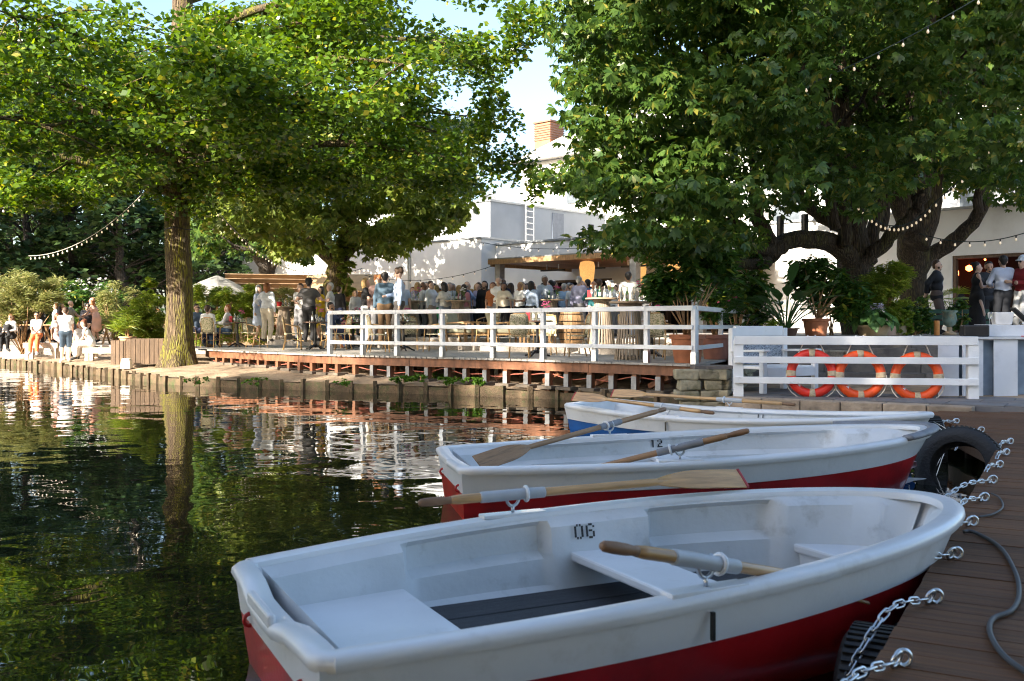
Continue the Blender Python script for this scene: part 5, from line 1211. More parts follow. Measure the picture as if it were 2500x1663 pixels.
seated('dark-bearded man in blue jacket seated behind the end of the railing',808,740,28.2,LV1,80,hair='black',beard=True,skin='tan',jacket=(.05,.08,.15),top=WH,legs=NV_,lh=(.1,-.3,.85))
# guests on the sandy bank, left
LG = 'guests resting on the bank'
gz = lambda x, y: float(land_h(np.array([x]), np.array([y]))[0])
def gnd(u, y): x = PX(u, y); return (x, y, gz(x, y))
seated('woman with long hair in white blouse sitting cross-legged on the bench',27,768,34.5,.4,-10,LG,1.66,sex='f',hair='auburn',hairstyle='long',top=WH,legs=BLK,glasses=True,feet={1:(-.18,-.30,.72),-1:(.18,-.32,.70)},lh=(.1,-.28,.85),rh=(-.1,-.28,.85))
seated('woman in white t-shirt and orange striped trousers with sunglasses',90,764,34.2,.4,12,LG,1.68,sex='f',skin='tan',hair='black',hairstyle='tail',top=WH,sleeve=.5,legs=(.72,.20,.07),glasses=True,lh=(.06,-.3,.8),rh=(-.06,-.3,.8),shoes=(.6,.6,.6))
seated('woman with long curly brown hair seated with bare legs',140,766,33.2,.38,60,LG,1.66,sex='f',skin='brown',hair='auburn',hairstyle='long',top=(.6,.45,.42),sleeve=.5,legs=(.5,.35,.33),leglen=.4,lh=(.05,-.3,.8))
person('man in white t-shirt and dark denim shorts bending over the group',gnd(160,31.8),R(205),H=1.84,h=.028,grp=LG,hair='brown',top=(.80,.80,.80),sleeve=.5,legs=(.05,.08,.12),leglen=.5,lean=.34,lh=(.1,-.55,1.0),rh=(-.2,-.5,.95),head=(0,.3),shoes=(.7,.7,.7))
seated('woman in white dress raising her hand seated behind the bending man',196,786,32.4,.32,30,LG,1.64,sex='f',hair='ginger',hairstyle='long',dress=(.78,.74,.72),sleeve=0,lh=(.1,-.2,1.25),leglen=1)
seated('woman in long white dress with hair in a bun seated in the sun',222,780,31.9,.30,-70,LG,1.68,sex='f',hair='auburn',hairstyle='bun',dress=(.84,.83,.82),sleeve=0,leglen=1,lean=.35,head=(0,.35),lh=(.05,-.4,.6),rh=(-.05,-.4,.6))
LD = 1.0
LT = 'guests at the garden tables'
seated('woman with long black hair at the garden table',150,740,36.6,.7,100,LT,1.68,sex='f',hair='black',hairstyle='long',top=(.10,.05,.04),legs=BLK)
seated('balding man in grey-green t-shirt leaning on the garden table',172,735,36.8,.7,100,LT,1.76,hair='grey',hairstyle='bald',top=(.28,.30,.26),sleeve=.5,legs=GRY,lh=(.1,-.4,1.0))
seated('man with dark curly hair behind the garden table',213,742,37.6,.7,20,LT,1.74,hair='black',hairstyle='curly',top=(.05,.05,.06),legs=BLK,glasses=True)
person('woman in salmon cap and orange patterned dress leaning over the garden table',(PX(236,37),37,.78),R(-95),H=1.68,h=.031,sex='f',hair='ginger',hairstyle='long',cap=(.75,.34,.22),dress=(.78,.46,.36),sleeve=0,leglen=.4,lean=.30,lh=(.1,-.5,1.05),rh=(-.1,-.5,1.05),grp=LT)
seated('guest in black seated in the shade behind the willowy shrub',80,745,37.5,.7,60,LT,1.72,hair='black',top=BLK,legs=BLK)
seated('guest in black jacket with white shirt under the white-flowering shrub',100,738,38,.7,90,LT,1.74,hair='black',jacket=BLK,top=WH,legs=BLK)
seated('guest in pale shirt below the oleander flowers',136,742,39,.7,-60,LT,1.70,hair='ginger',top=(.55,.6,.7),legs=NV_)
seated('dark-clothed guest at the end of the garden bench',3,780,35,.5,40,LG,1.7,hair='brown',top=BLK,legs=BLK)
person('woman in white floral dress standing half behind the mossy trunk',gnd(386,33.5),R(40),H=1.62,h=.031,sex='f',hair='ginger',hairstyle='bob',dress=(.70,.68,.70),sleeve=0,leglen=.5,lh=glass_h,grp=LG)
# people on the right-hand terrace, larger in view
RT = 'people on the right-hand terrace'
def right(label, u, y, rz, Hh=1.8, **k): return person(label, (PX(u,y), y, 1.195), R(rz), H=Hh, h=.0185, grp=RT, fingers=True, **k)
right('bearded man in dark suit jacket with hands behind his back beside the potted plants',2287,24.2,58,1.84,hair='brown',beard=True,jacket=(.018,.02,.026),top=(.22,.24,.27),legs=(.115,.085,.075),lh=(.10,.22,.98),rh=(-.10,.22,.98),head=(.1,.05))
right('woman in black sleeveless dress with dark hair tied back',2385,23.5,75,1.74,sex='f',hair='black',hairstyle='bun',dress=BLK,sleeve=0,leglen=.9,lh=fold1,rh=fold2)
right('bearded man in dark jacket facing the group at the bar',2414,24.6,-10,1.82,hair='black',beard=True,jacket=(.03,.035,.045),top=BLK,legs=BLK,skin='tan',rh=(-.12,-.3,1.25),head=(0,.2))
right('man in pale blue shirt and black trousers with his back turned',2449,22.6,175,1.83,hair='black',top=(.52,.57,.70),legs=(.012,.014,.02),lh=(.16,-.24,1.1),rh=(-.16,-.24,1.1))
right('older man in dark red sweater, pale cap and light trousers',2497,22.4,-70,1.80,hair='white',cap=(.62,.70,.80),top=(.22,.015,.02),legs=(.52,.53,.54),lh=fold1,rh=fold2,shoes=(.75,.75,.75),glasses=True)
person('bartender with moustache and dark apron standing inside the bar',(PX(2337,30.5),30.5,.95),R(5),H=1.72,h=.022,hair='black',skin='tan',beard=True,top=BLK,legs=BLK,lh=(.15,-.25,1.05),rh=(-.15,-.25,1.05),grp=RT)
# ------------------------------------------------------------------ furniture
def sit_pt(u, y, lev): return Vector((PX(u, y), y, lev))
weave = mat('woven_seat_pattern', (.62,.55,.40), .6, .1, 60, .3, 90, dirt=(.22,.24,.12), dscale=42, dlo=.48, dhi=.56)
bind = mat('pale_cane_binding', (.72,.62,.42), .6)
def make_chair():
    t = thing('bistro_chair', 'x', 'chair', (0,0,0), 0, 'rattan bistro chairs on the deck')
    for sx in (-1, 1):
        lg = MB(); lg.tube([(sx*.22,-.22,0),(sx*.205,-.20,.25),(sx*.20,-.19,.44),(sx*.235,-.16,.62),(sx*.25,.0,.66),(sx*.23,.2,.70)], [.014,.015,.015,.014,.014,.012], 6).build('front_leg', rattan, t, smooth=True)
        MB().tube([(sx*.20,.27,0),(sx*.185,.21,.25),(sx*.19,.20,.45),(sx*.20,.24,.7),(sx*.17,.27,.86)], .014, 6).build('rear_leg', rattan, t, smooth=True)
        MB().tube([(sx*.2,-.2,.22),(sx*.19,0,.30),(sx*.19,.21,.22)], .009, 5).build('side_brace', rattan, t, smooth=True)
        MB().box((sx*.19,.205,.44),(.05,.05,.05)).build('binding', bind, t)
    MB().tube([(-.17,.27,.86),(-.09,.285,.90),(.09,.285,.90),(.17,.27,.86)], .015, 6).build('top_rail', rattan, t, smooth=True)
    V = []; 
    for i in range(5):
        f = i/4; z = .47+f*.42; w = .155+.03*math.sin(f*2.6)
        for j in range(5): x = (j/4-.5)*2*w; V.append((x, .215+.06*f+.02*(1-(x/w)**2), z))
    q = [(i*5+j, i*5+j+1, (i+1)*5+j+1, (i+1)*5+j) for i in range(4) for j in range(4)]
    b = MB().add(V, q).build('backrest', weave, t, smooth=True); so_ = b.modifiers.new('s', 'SOLIDIFY'); so_.thickness = .012
    MB().prism([(.20*math.cos(a)*(1.08 if math.sin(a) < 0 else 1), .21*math.sin(a)) for a in np.linspace(0, 2*math.pi, 17)[:-1]], .43, .455).build('seat', weave, t)
    MB().tube([(-.2,-.2,.22),(.2,-.2,.22)], .009, 5).build('stretcher', rattan, t, smooth=True)
    return t
CH = make_chair(); first = [True]
def chair(u, y, rz, label, lev=None):
    x = PX(u, y); l = lev_at(x, y) if lev is None else lev
    if first[0]: first[0] = False; CH.location = (x, y, l); CH.rotation_euler = (0,0,R(rz)); CH['label'] = label; return CH
    return dup(CH, (x, y, l), R(rz), label)
for c in ((514,29.6,175,'rattan chair under the seated man in white shirt with back turned'),(556,30.2,-85,'rattan chair under the bearded man in profile',),(480,31,60,'rattan chair beside the mossy trunk under the man with sunglasses'),(628,29.6,75,'empty rattan chair between the blonde woman and the small table'),(604,31.6,10,'rattan chair behind the table with two bottles'),
          (716,26.6,100,'green-backed rattan chair just outside the railing end'),(748,28.6,0,'rattan chair behind the small table by the railing end'),(808,28.2,80,'rattan chair under the man in blue jacket'),(830,26.6,-60,'rattan chair facing the railing beside its end post'),(800,29.3,20,'rattan chair behind the seated man in blue jacket'),
          (925,24.2,110,'rattan chair on the left side of the round table behind the railing'),(1000,26.4,5,'rattan chair facing the pond behind the round table'),(1060,24.9,-105,'rattan chair on the right of the round table'),(960,27.4,30,'rattan chair behind the denim-shirted man'),
          (1268,20.2,178,'rattan chair with woven back toward the pond beside the iron table'),(1408,20.9,-80,'rattan chair turned sideways in the middle of the railing'),(1330,22.2,-20,'rattan chair behind the iron table'),(1545,21.4,60,'rattan chair behind the slatted high table'),(1612,19.2,150,'rattan chair beside the big terracotta pot'),(1640,20.4,100,'rattan chair stacked behind the big potted shrub'),(1190,26.0,-40,'rattan chair on the step behind the railing posts')):
    chair(*c)
# pedestal tables
tabm = mat('dark_table_top', (.13,.07,.045), .35, .25, 4, .1, 20)
def make_ptable():
    t = thing('pedestal_table', 'x', 'table', (0,0,0), 0, 'small round pedestal tables')
    MB().lathe([(.30,.735),(.345,.74),(.345,.765),(.33,.77)], 28).build('table_top', tabm, t, smooth=True, sharp=40)
    MB().lathe([(.06,.06),(.05,.14),(.035,.2),(.05,.3),(.03,.45),(.03,.7),(.09,.735)], 14).build('column', blackiron, t, smooth=True)
    for k in range(4):
        a = k*math.pi/2+.5; c, s = math.cos(a), math.sin(a)
        MB().tube([(0,0,.12),(c*.12,s*.12,.10),(c*.24,s*.24,.03),(c*.30,s*.30,.015)], [.03,.026,.02,.022], 6).build('foot', blackiron, t, smooth=True)
    return t
PT0 = make_ptable(); PTS = []
for i, (u, y, lb) in enumerate(((580,30,'small dark table with two tall bottles beside the bearded man'),(770,27.3,'small dark table just outside the railing end'),(985,25.5,'round table with red menu behind the railing'),(1312,21.1,'iron-footed table behind the middle of the railing'),(862,28.2,'small table with flowers behind the second railing post'),(1590,20.6,'dark table behind the slatted high table'))):
    x = PX(u, y); l = lev_at(x, y)
    if i == 0: PT0.location = (x, y, l); PT0['label'] = lb; r_ = PT0
    else: r_ = dup(PT0, (x, y, l), i*.7, lb)
    PTS.append((x, y, l+.772))
# slatted high tables
slat = mat('grey_teak_slat', (.34,.27,.20), .7, .3, 3, .2, 25, stretch=(5,5,1), rand=.2)
SLM = MB().box((0,0,0), (.034,.02,1.0)).mesh('slat'); SLM.materials.append(slat); HTS = []
def htable(u, y, label, R0=.285, R1=.17, lev=None):
    x = PX(u, y); l = lev_at(x, y) if lev is None else lev
    t = thing('high_table', label, 'table', (x, y, l), 0, 'slatted high tables')
    MB().lathe([(.37,1.085),(.40,1.09),(.40,1.12),(.39,1.125)], 28).build('table_top', mat('teak_table_top', (.36,.26,.17), .55, .25, 4, .1, 20), t, smooth=True, sharp=40)
    MB().lathe([(.20,1.03),(.22,1.04),(.22,1.084),(.2,1.085)], 20).build('top_ring', slat, t); MB().lathe([(R0-.05,.02),(R0-.03,.03),(R0-.03,.06),(R0-.05,.07)], 20).build('bottom_ring', slat, t)
    n = 26
    for k in range(n):
        a = 2*math.pi*k/n; p = Vector((R0*math.cos(a), R0*math.sin(a), 0)); q = Vector((R1*math.cos(a), R1*math.sin(a), 1.05)); d = q-p
        o = bpy.data.objects.new('slat', SLM); COL.objects.link(o); o.parent = t; o.location = (p+q)/2; o.scale = (1,1,d.length)
        X_ = Vector((-math.sin(a), math.cos(a), 0)); Z_ = d.normalized(); Y_ = Z_.cross(X_); o.rotation_euler = Matrix((X_, Y_, Z_)).transposed().to_euler()
    HTS.append((x, y, l+1.127)); return t
htable(693,33.4,'slatted high table with red bucket of flowers beside the blonde woman'); htable(1005,30.6,'slatted high table with red menu beside the tall man'); htable(1118,30.2,'slatted high table in front of the man in checked suit')
htable(1345,29,'slatted high table behind the wooden barrel'); htable(1470,23.2,'slatted high table with bottles on the step behind the railing',.30); htable(1538,19.05,'slatted high table on the deck close to the railing',.30)
# barrel and lounge chairs on the middle deck
bt = thing('wooden_barrel', 'old brown wooden barrel standing on the middle deck', 'barrel', (PX(1395,25),25,lev_at(PX(1395,25),25)))
for k in range(16):
    a0, a1 = 2*math.pi*k/16+.01, 2*math.pi*(k+1)/16-.01; V = []
    for z in np.linspace(0, .85, 7):
        r_ = .27+.07*math.sin(math.pi*z/.85)
        V += [(r_*math.cos(a0), r_*math.sin(a0), z), (r_*math.cos(a1), r_*math.sin(a1), z)]
    MB().add(V, [(i*2, i*2+1, i*2+3, i*2+2) for i in range(6)]).build('stave', woodwarm, bt, smooth=True)
for z in (.12,.3,.58,.76): r_ = .277+.07*math.sin(math.pi*z/.85); MB().torus((0,0,z), r_, .012, 24, 6).build('hoop', blackiron, bt, smooth=True)
MB().lathe([(.25,.80),(.26,.82)], 20).build('lid', woodwarm, bt)
def lounge(u, y, rz, label):
    x = PX(u, y); t = thing('lounge_chair', label, 'chair', (x, y, lev_at(x, y)), R(rz), 'wooden lounge chairs')
    cush = mat('sage_cushion', (.42,.40,.28), .9, .15, 5, .1, 20)
    for s in (-1, 1):
        MB().beam((s*.32,-.32,0),(s*.32,-.32,.55), .05,.05).build('front_leg', woodwarm, t); MB().beam((s*.32,.30,0),(s*.32,.42,.75), .05,.05).build('rear_leg', woodwarm, t); MB().beam((s*.32,-.38,.57),(s*.32,.42,.53), .07,.035).build('armrest', woodwarm, t)
    MB().box((0,0,.34),(.58,.62,.14)).build('seat_cushion', cush, t, bevel=.04); MB().box((0,0,0),(.58,.14,.55),M=Matrix.Rotation(-.3,3,'X')).build('back_cushion', cush, t, loc=(0,.38,.58), bevel=.04); MB().box((0,0,.24),(.62,.66,.04)).build('seat_frame', woodwarm, t)
for c in ((1130,27.4,60,'wooden lounge chair with sage cushions near the mustard dress'),(1172,26.6,-70,'wooden lounge chair turned away beside the deck step'),(1235,25.6,100,'wooden lounge chair behind the rattan chair'),(1315,24.8,170,'wooden lounge chair with its back to the pond beside the barrel')): lounge(*c)
# ------------------------------------------------------------------ table ware
clearg = glassmat('clear_bottle_glass', (.85,.92,.92)); greeng = glassmat('green_bottle_glass', (.25,.5,.25)); paper = mat('paper_label', (.75,.75,.72), .8); redp = mat('red_menu', (.55,.03,.04), .5); pinkp = mat('pink_petal', (.62,.10,.28), .6); whp = mat('white_petal', (.8,.78,.76), .6)
bc = [0]
def make_bottle(m):
    t = thing('bottle', 'x', 'bottle'); MB().lathe([(.03,0),(.034,.01),(.034,.16),(.014,.21),(.013,.27),(.015,.28)], 12).build('glass', m, t, smooth=True); MB().lathe([(.0345,.05),(.0348,.055),(.0348,.12),(.0345,.125)], 12).build('paper_label', paper, t, smooth=True); return t
def bottle(p, m, label): t = make_bottle(m); t.location = p; t['label'] = label; t['group'] = 'bottles on the tables'
def vase(p, label, petals):
    t = thing('flower_vase', label, 'vase', p, 0, 'flower vases on the tables'); MB().lathe([(.04,0),(.05,.02),(.045,.1),(.03,.14),(.035,.15)], 12).build('vase', clearg, t, smooth=True)
    mb = MB(); fl = MB()
    for k in range(9):
        a = rnd.uniform(0,6.28); d = Vector((math.cos(a)*.1*rnd.uniform(.3,1.2), math.sin(a)*.1*rnd.uniform(.3,1.2), .26+rnd.uniform(0,.14))); mb.tube([(0,0,.08), d*.6, d], .003, 4)
        for q in range(5): aa = q*1.257; fl.box(d+Vector((math.cos(aa)*.018, math.sin(aa)*.018, rnd.uniform(-.01,.01))), (.026,.026,.012), rz=aa)
    mb.build('stems', LM_weed, t); fl.build('petals', petals, t)['kind'] = 'stuff'
def redmenu(p, label): tag(MB().box((0,0,.09),(.09,.05,.18)).build('menu_holder', redp, loc=p, bevel=.006), label, 'menu', 'red menu holders')
def wine(p, label):
    t = thing('drinking_glass', label, 'glass', p, 0, 'drinking glasses on the tables'); MB().lathe([(.03,0),(.006,.006),(.006,.08),(.03,.12),(.034,.16),(.028,.2)], 12).build('glass', clearg, t, smooth=True)
tn = ['small table beside the bearded man','small table outside the railing end','round table behind the railing','iron-footed table','small table behind the second post','dark table behind the high table']
for i, (x, y, z) in enumerate(PTS):
    bottle((x-.08,y-.02,z), clearg, 'clear bottle on the '+tn[i]); bottle((x+.03,y+.08,z), clearg if i % 2 else greeng, ('second clear' if i % 2 else 'green')+' bottle on the '+tn[i])
    vase((x+.14,y-.05,z), 'small vase of pink flowers on the '+tn[i], pinkp)
    if i in (0,2,3): redmenu((x-.2,y,z), 'red menu holder on the '+tn[i])
    wine((x+.05,y-.16,z), 'wine glass on the '+tn[i])
hn = ['high table beside the blonde woman','high table beside the tall man','high table before the checked suit','high table behind the barrel','high table on the step','high table on the deck']
for i, (x, y, z) in enumerate(HTS):
    for k in range(3): bottle((x-.16+.11*k,y+.05*(k % 2),z), (clearg,greeng,clearg)[k], ('tall clear','green','right-hand clear')[k]+' bottle on the '+hn[i])
    vase((x+.2,y-.08,z), 'vase of flowers on the '+hn[i], pinkp if i % 2 else whp); wine((x-.25,y-.1,z), 'wine glass on the '+hn[i])
    if i in (1,4): redmenu((x-.3,y,z), 'red menu holder on the '+hn[i])
x, y, z = HTS[0]; bk_ = thing('red_bucket', 'red bucket of flowers on the slatted high table beside the blonde woman', 'bucket', (x-.12,y-.15,z)); MB().lathe([(.07,0),(.095,.15),(.1,.155),(.09,.15)], 16).build('pail', redp, bk_, smooth=True)
# ------------------------------------------------------------------ left bank: benches, slatted boxes, garden deck and tables
whw = mat('pale_bench_wood', (.55,.47,.38), .75, .2, 3, .3, 20, stretch=(1,8,8), rand=.1)
struct(MB().prism([(-24,38),(-19,35.9),(-11.2,36.2),(-10.5,44),(-24,46)], 0, .7).build('garden_deck', woodgrey))
def bench(u, y, L, hgt, label, rz=0, m=whw):
    x = PX(u, y); t = thing('garden_bench', label, 'bench', (x, y, gz(x, y)), rz, 'benches on the bank')
    for k in range(3): MB().box((0,(k-1)*.15,hgt-.02),(L,.14,.04)).build('seat_plank', m, t, bevel=.006)
    MB().box((0,-.2,hgt-.11),(L,.035,.14)).build('front_board', m, t)
    for s in (-1,1):
        for q in (-1,1): MB().box((s*(L/2-.12),q*.16,(hgt-.04)/2),(.12,.08,hgt-.04)).build('leg', m, t)
bench(35,34.6,2.6,.58,'long weathered bench under the woman sitting cross-legged'); bench(105,34.4,1.2,.58,'weathered bench under the woman in orange trousers'); bench(258,31.6,1.3,.42,'low pale bench beside the woman in long white dress'); bench(195,33.0,1.2,.45,'low bench behind the bending man')
for i, (u, y, lb) in enumerate(((60,37.6,'long garden table in the shade below the willowy shrub'),(205,37.3,'garden table under the elbows of the group behind the bending man'))):
    x = PX(u, y); t = thing('garden_table', lb, 'table', (x, y, .7), .05, 'garden tables')
    for k in range(4): MB().box((0,(k-1.5)*.18,.74),(2.2 if i else 3,.17,.04)).build('table_plank', woodwarm, t)
    for s in (-1,1): MB().beam((s*.8,-.3,0),(s*.8,.25,.72), .06,.06).build('leg', woodwarm, t); MB().beam((s*.8+.07,.3,0),(s*.8+.07,-.25,.72), .06,.06).build('leg', woodwarm, t)
    for k in range(4): bottle((x-.8+.4*k,y+rnd.uniform(-.2,.2),1.46), clearg if k % 2 else greeng, ('first','second','third','fourth')[k]+' bottle on the '+('shaded' if i == 0 else 'crowded')+' garden table')
slb = mat('brown_slat_box', (.13,.082,.048), .7, .3, 3, .3, 25, stretch=(6,6,1), rand=.18)
def slatbox(u, y, W_, D_, Hh, rz, n, label):
    x = PX(u, y); g = gz(x, y); t = thing('slatted_planter_box', label, 'box', (x, y, g), rz, 'slatted wooden boxes')
    for k in range(n):
        w = W_/n; MB().box((-W_/2+w*(k+.5),-D_/2,Hh/2+.03),(w-.014,.024,Hh-.06)).build('slat', slb, t); MB().box((-W_/2+w*(k+.5),D_/2,Hh/2+.03),(w-.014,.024,Hh-.06)).build('slat', slb, t)
    nd = max(2, int(n*D_/W_))
    for k in range(nd):
        w = D_/nd
        for s in (-1,1): MB().box((s*(W_/2+.014),-D_/2+w*(k+.5),Hh/2+.03),(.024,w-.014,Hh-.06)).build('slat', slb, t)
    for z in (.1,Hh-.1): MB().box((0,-D_/2+.03,z),(W_-.03,.03,.07)).build('batten', slb, t)
    MB().box((0,0,Hh-.06),(W_-.06,D_-.06,.03)).build('shelf', slb, t)
slatbox(361,27.5,1.0,.55,.76,.08,8,'brown slatted wooden box standing before the mossy trunk'); slatbox(298,28.0,.36,.5,.74,-.1,3,'narrow slatted wooden box beside the larger one')
tag(MB().box((0,0,.15),(.3,.25,.3),taper=.8).build('white_sack', mat('white_sack_cloth', (.75,.74,.72), .9, .1, 6, .4, 12), loc=gnd(309,26.9), bevel=.05), 'white sack on the sand between the two slatted boxes', 'sack')
# ------------------------------------------------------------------ wicker bench, lifebuoys, service desk
wick = mat('grey_wicker', (.38,.42,.47), .7, .25, 30, .5, 60, dirt=(.12,.14,.17), dscale=50, dlo=.5, dhi=.56)
wb = thing('wicker_bench', 'white garden bench with grey wicker back behind the lifebuoy railing', 'bench', (4.28,16.15,.33), R(34))
for s in (-1,1):
    MB().box((s*.62,.30,.52),(.1,.09,1.04)).build('rear_post', white, wb, bevel=.012); MB().box((s*.62,-.35,.33),(.09,.09,.66)).build('front_leg', white, wb, bevel=.012); MB().beam((s*.62,-.45,.68),(s*.62,.3,.66), .13,.04).build('armrest', white, wb, bevel=.014)
MB().box((0,.30,.985),(1.14,.07,.17)).build('top_rail', white, wb, bevel=.012); MB().box((0,.30,.66),(1.14,.03,.44)).build('wicker_back', wick, wb); MB().box((0,-.03,.40),(1.14,.66,.05)).build('seat', white, wb, bevel=.01); MB().box((0,-.37,.33),(1.14,.05,.14)).build('front_apron', white, wb); MB().box((0,.29,.2),(1.14,.05,.07)).build('lower_rail', white, wb)
ringm = mat('orange_lifebuoy_plastic', (.80,.09,.015), .4, .1, 3, .05, 20); band = mat('jute_wrapping', (.52,.42,.28), .9, .2, 20, .5, 50)
ra = Vector((3.48,15.12,0)); rb_ = Vector((6.80,14.52,0)); rd = (rb_-ra).normalized(); rn = Vector((rd.y,-rd.x,0))
for i, (u, lb) in enumerate(((1982,'red-orange lifebuoy hanging in front of the wicker bench'),(2100,'orange lifebuoy hanging between two others on the white railing'),(2239,'orange lifebuoy hanging near the post by the service desk'))):
    k_ = (u-1250)/F; tt = (k_*ra.y-ra.x)/(rd.x-k_*rd.y); q_ = ra+rd*tt; y = q_.y; c = Vector((q_.x, q_.y, PZ(912+i*4, y)))
    t = thing('lifebuoy', lb, 'lifebuoy', c, math.atan2(rd.y, rd.x)+(0,.05,-.04)[i], 'orange lifebuoys on the white railing'); t.location += -rn*.01
    M = Matrix.Rotation(R(90-4),3,'X'); MB().torus((0,0,0), .305, .07, 48, 14, M).build('ring', mat('red_lifebuoy_plastic', (.72,.035,.02), .38, .1, 3) if i == 0 else ringm, t, smooth=True)
    for k in range(4):
        a = k*math.pi/2+(.0 if k % 2 else 0); cc = Vector((.305*math.cos(a), 0, .305*math.sin(a)))
        pts = [M @ Vector((.305*math.cos(a+q), .305*math.sin(a+q), 0)) for q in (-.14,-.07,0,.07,.14)]; MB().tube(pts, .0745, 14).build('band', band, t, smooth=True)
    pts = []
    for k in range(33):
        a = 2*math.pi*k/32; rr_ = .375+.04*abs(math.sin(2*a)); pts.append((rr_*math.cos(a), -.02, rr_*math.sin(a)))
    MB().tube(pts[16:], .009, 6).build('grab_line', rope, t, smooth=True)
    zt = 1.24-c.z
    for s in (-1,1): MB().tube([(s*.2,0,.29),(s*.11,.02,zt-.08),(s*.05,.03,zt+.02)], .010, 6).build('hanging_rope', rope, t, smooth=True)
    MB().box((-.2,-.072,-.2),(.05,.006,.07)).build('sticker', white, t)
pn = mat('white_painted_panel', (.66,.69,.74), .5, .06, 2, .05, 20, dirt=(.5,.52,.55), dscale=3)
dkx = thing('service_desk', 'white panelled service desk with worktop beside the path railing', 'desk', (7.35,15.35,.33), R(-9))
for k, (x, w) in enumerate(((-.62,.30),(-.27,.30),(.20,.34))): MB().box((x,-.42,.43),(w,.03,.86)).build('front_panel', pn, dkx, bevel=.005)
MB().box((-.03,-.3,.43),(1.3,.03,.84)).build('back_board', mat('blue_grey_board', (.20,.27,.36), .6), dkx)
MB().box((.05,.0,.885),(1.7,.95,.035)).build('worktop', mat('grey_worktop', (.5,.52,.54), .5), dkx, bevel=.004)
for k in range(4): MB().box((.62,.03,.12+k*.2),(.03,.86,.185)).build('side_board', mat('dark_grey_board', (.20,.21,.24), .6, .2, 3), dkx)
tk = dkx.matrix_basis
def on_desk(x, y, z=.905): return Vector(dkx.location)+Matrix.Rotation(R(-9),3,'Z') @ Vector((x, y, z))
ck = thing('desk_cabinet', 'low white cabinet on the worktop of the service desk', 'cabinet', on_desk(.42,.12), R(-9)); MB().box((0,0,.09),(.78,.4,.18)).build('body', pn, ck, bevel=.006); MB().box((.41,0,.09),(.03,.38,.16)).build('dark_end', blackiron, ck); MB().box((-.35,0,.178),(.2,.42,.02)).build('ledge', pn, ck)
sp = thing('black_speaker', 'small black box with rounded edges on the service desk', 'box', on_desk(-.18,-.2), R(-9)); MB().box((0,0,.09),(.38,.22,.18)).build('case', blackiron, sp, bevel=.02); MB().box((0,-.112,.09),(.32,.006,.13)).build('grille', darkroom, sp)
bn = thing('white_bin', 'tilted white plastic tub on the desk cabinet', 'tub', on_desk(.32,.12,1.085), R(-9)); MB().box((0,0,.1),(.24,.2,.2),taper=1.2).build('tub', mat('white_plastic', (.72,.70,.68), .5), bn, bevel=.015)
MB().tube([(.1,-.08,-.16),(.1,-.1,.0),(.14,-.08,.12),(.2,0,.14)], .006, 5).build('cable', blackiron, bn)
tb_ = thing('tablet_stand', 'thin screen tilted on a stand on the desk cabinet', 'screen', on_desk(.62,.2,1.085), R(-9)); MB().box((0,0,0),(.03,.22,.34),M=Matrix.Rotation(-.8,3,'Y')).build('screen', blackiron, tb_, loc=(0,0,.15), bevel=.005); MB().box((.08,0,.03),(.16,.14,.03)).build('foot', steel, tb_)
wine(on_desk(.12,.05,1.09), 'stemmed glass on the white desk cabinet')
tag(MB().box((0,0,.0),(.012,.2,.012)).build('pen', redp, loc=on_desk(.5,-.35,.915)), 'small reddish pen lying on the service desk', 'pen')
cr = thing('drinks_crate', 'black drinks crate with white lettering on the path beside the service desk', 'crate', (PX(2452,15.2),15.2,.33), R(-6)); blk = mat('black_crate_plastic', (.01,.011,.014), .5)
for s in (-1,1): MB().box((s*.19,0,.14),(.02,.3,.28)).build('side', blk, cr, bevel=.004); MB().box((0,s*.14,.14),(.36,.02,.28)).build('panel', blk, cr, bevel=.004)
MB().box((0,0,.01),(.36,.26,.02)).build('base', blk, cr); MB().box((0,-.152,.265),(.30,.004,.03)).build('grey_stripe', fend, cr); MB().box((0,-.152,.02),(.32,.004,.022)).build('grey_stripe', fend, cr); MB().box((-.11,-.152,.15),(.10,.004,.05)).build('white_sticker', paper, cr)
MB().lathe([(.002,-.004),(.035,-.003),(.035,.003),(.002,.004)], 10, c=(0,0,0)).build('gold_emblem', mat('gold_print', (.45,.33,.08), .4), cr, loc=(.05,-.152,.15))
LAST[0].rotation_euler = (R(90),0,0); LAST[0].scale = (1,1.3,1)
cu = bpy.data.curves.new('lettering', 'FONT'); cu.body = 'König Ludwig'; cu.size = .062; cu.align_x = 'CENTER'; cu.extrude = .001; cu.materials.append(paper); cu.shear = .1
tmp = bpy.data.objects.new('tmp', cu); COL.objects.link(tmp); bpy.context.view_layer.update(); lme_ = bpy.data.meshes.new_from_object(tmp.evaluated_get(bpy.context.evaluated_depsgraph_get())); bpy.data.objects.remove(tmp)
lo_ = bpy.data.objects.new('lettering', lme_); COL.objects.link(lo_); lo_.parent = cr; lo_.location = (0,-.1535,.075); lo_.rotation_euler = (R(90),0,0)
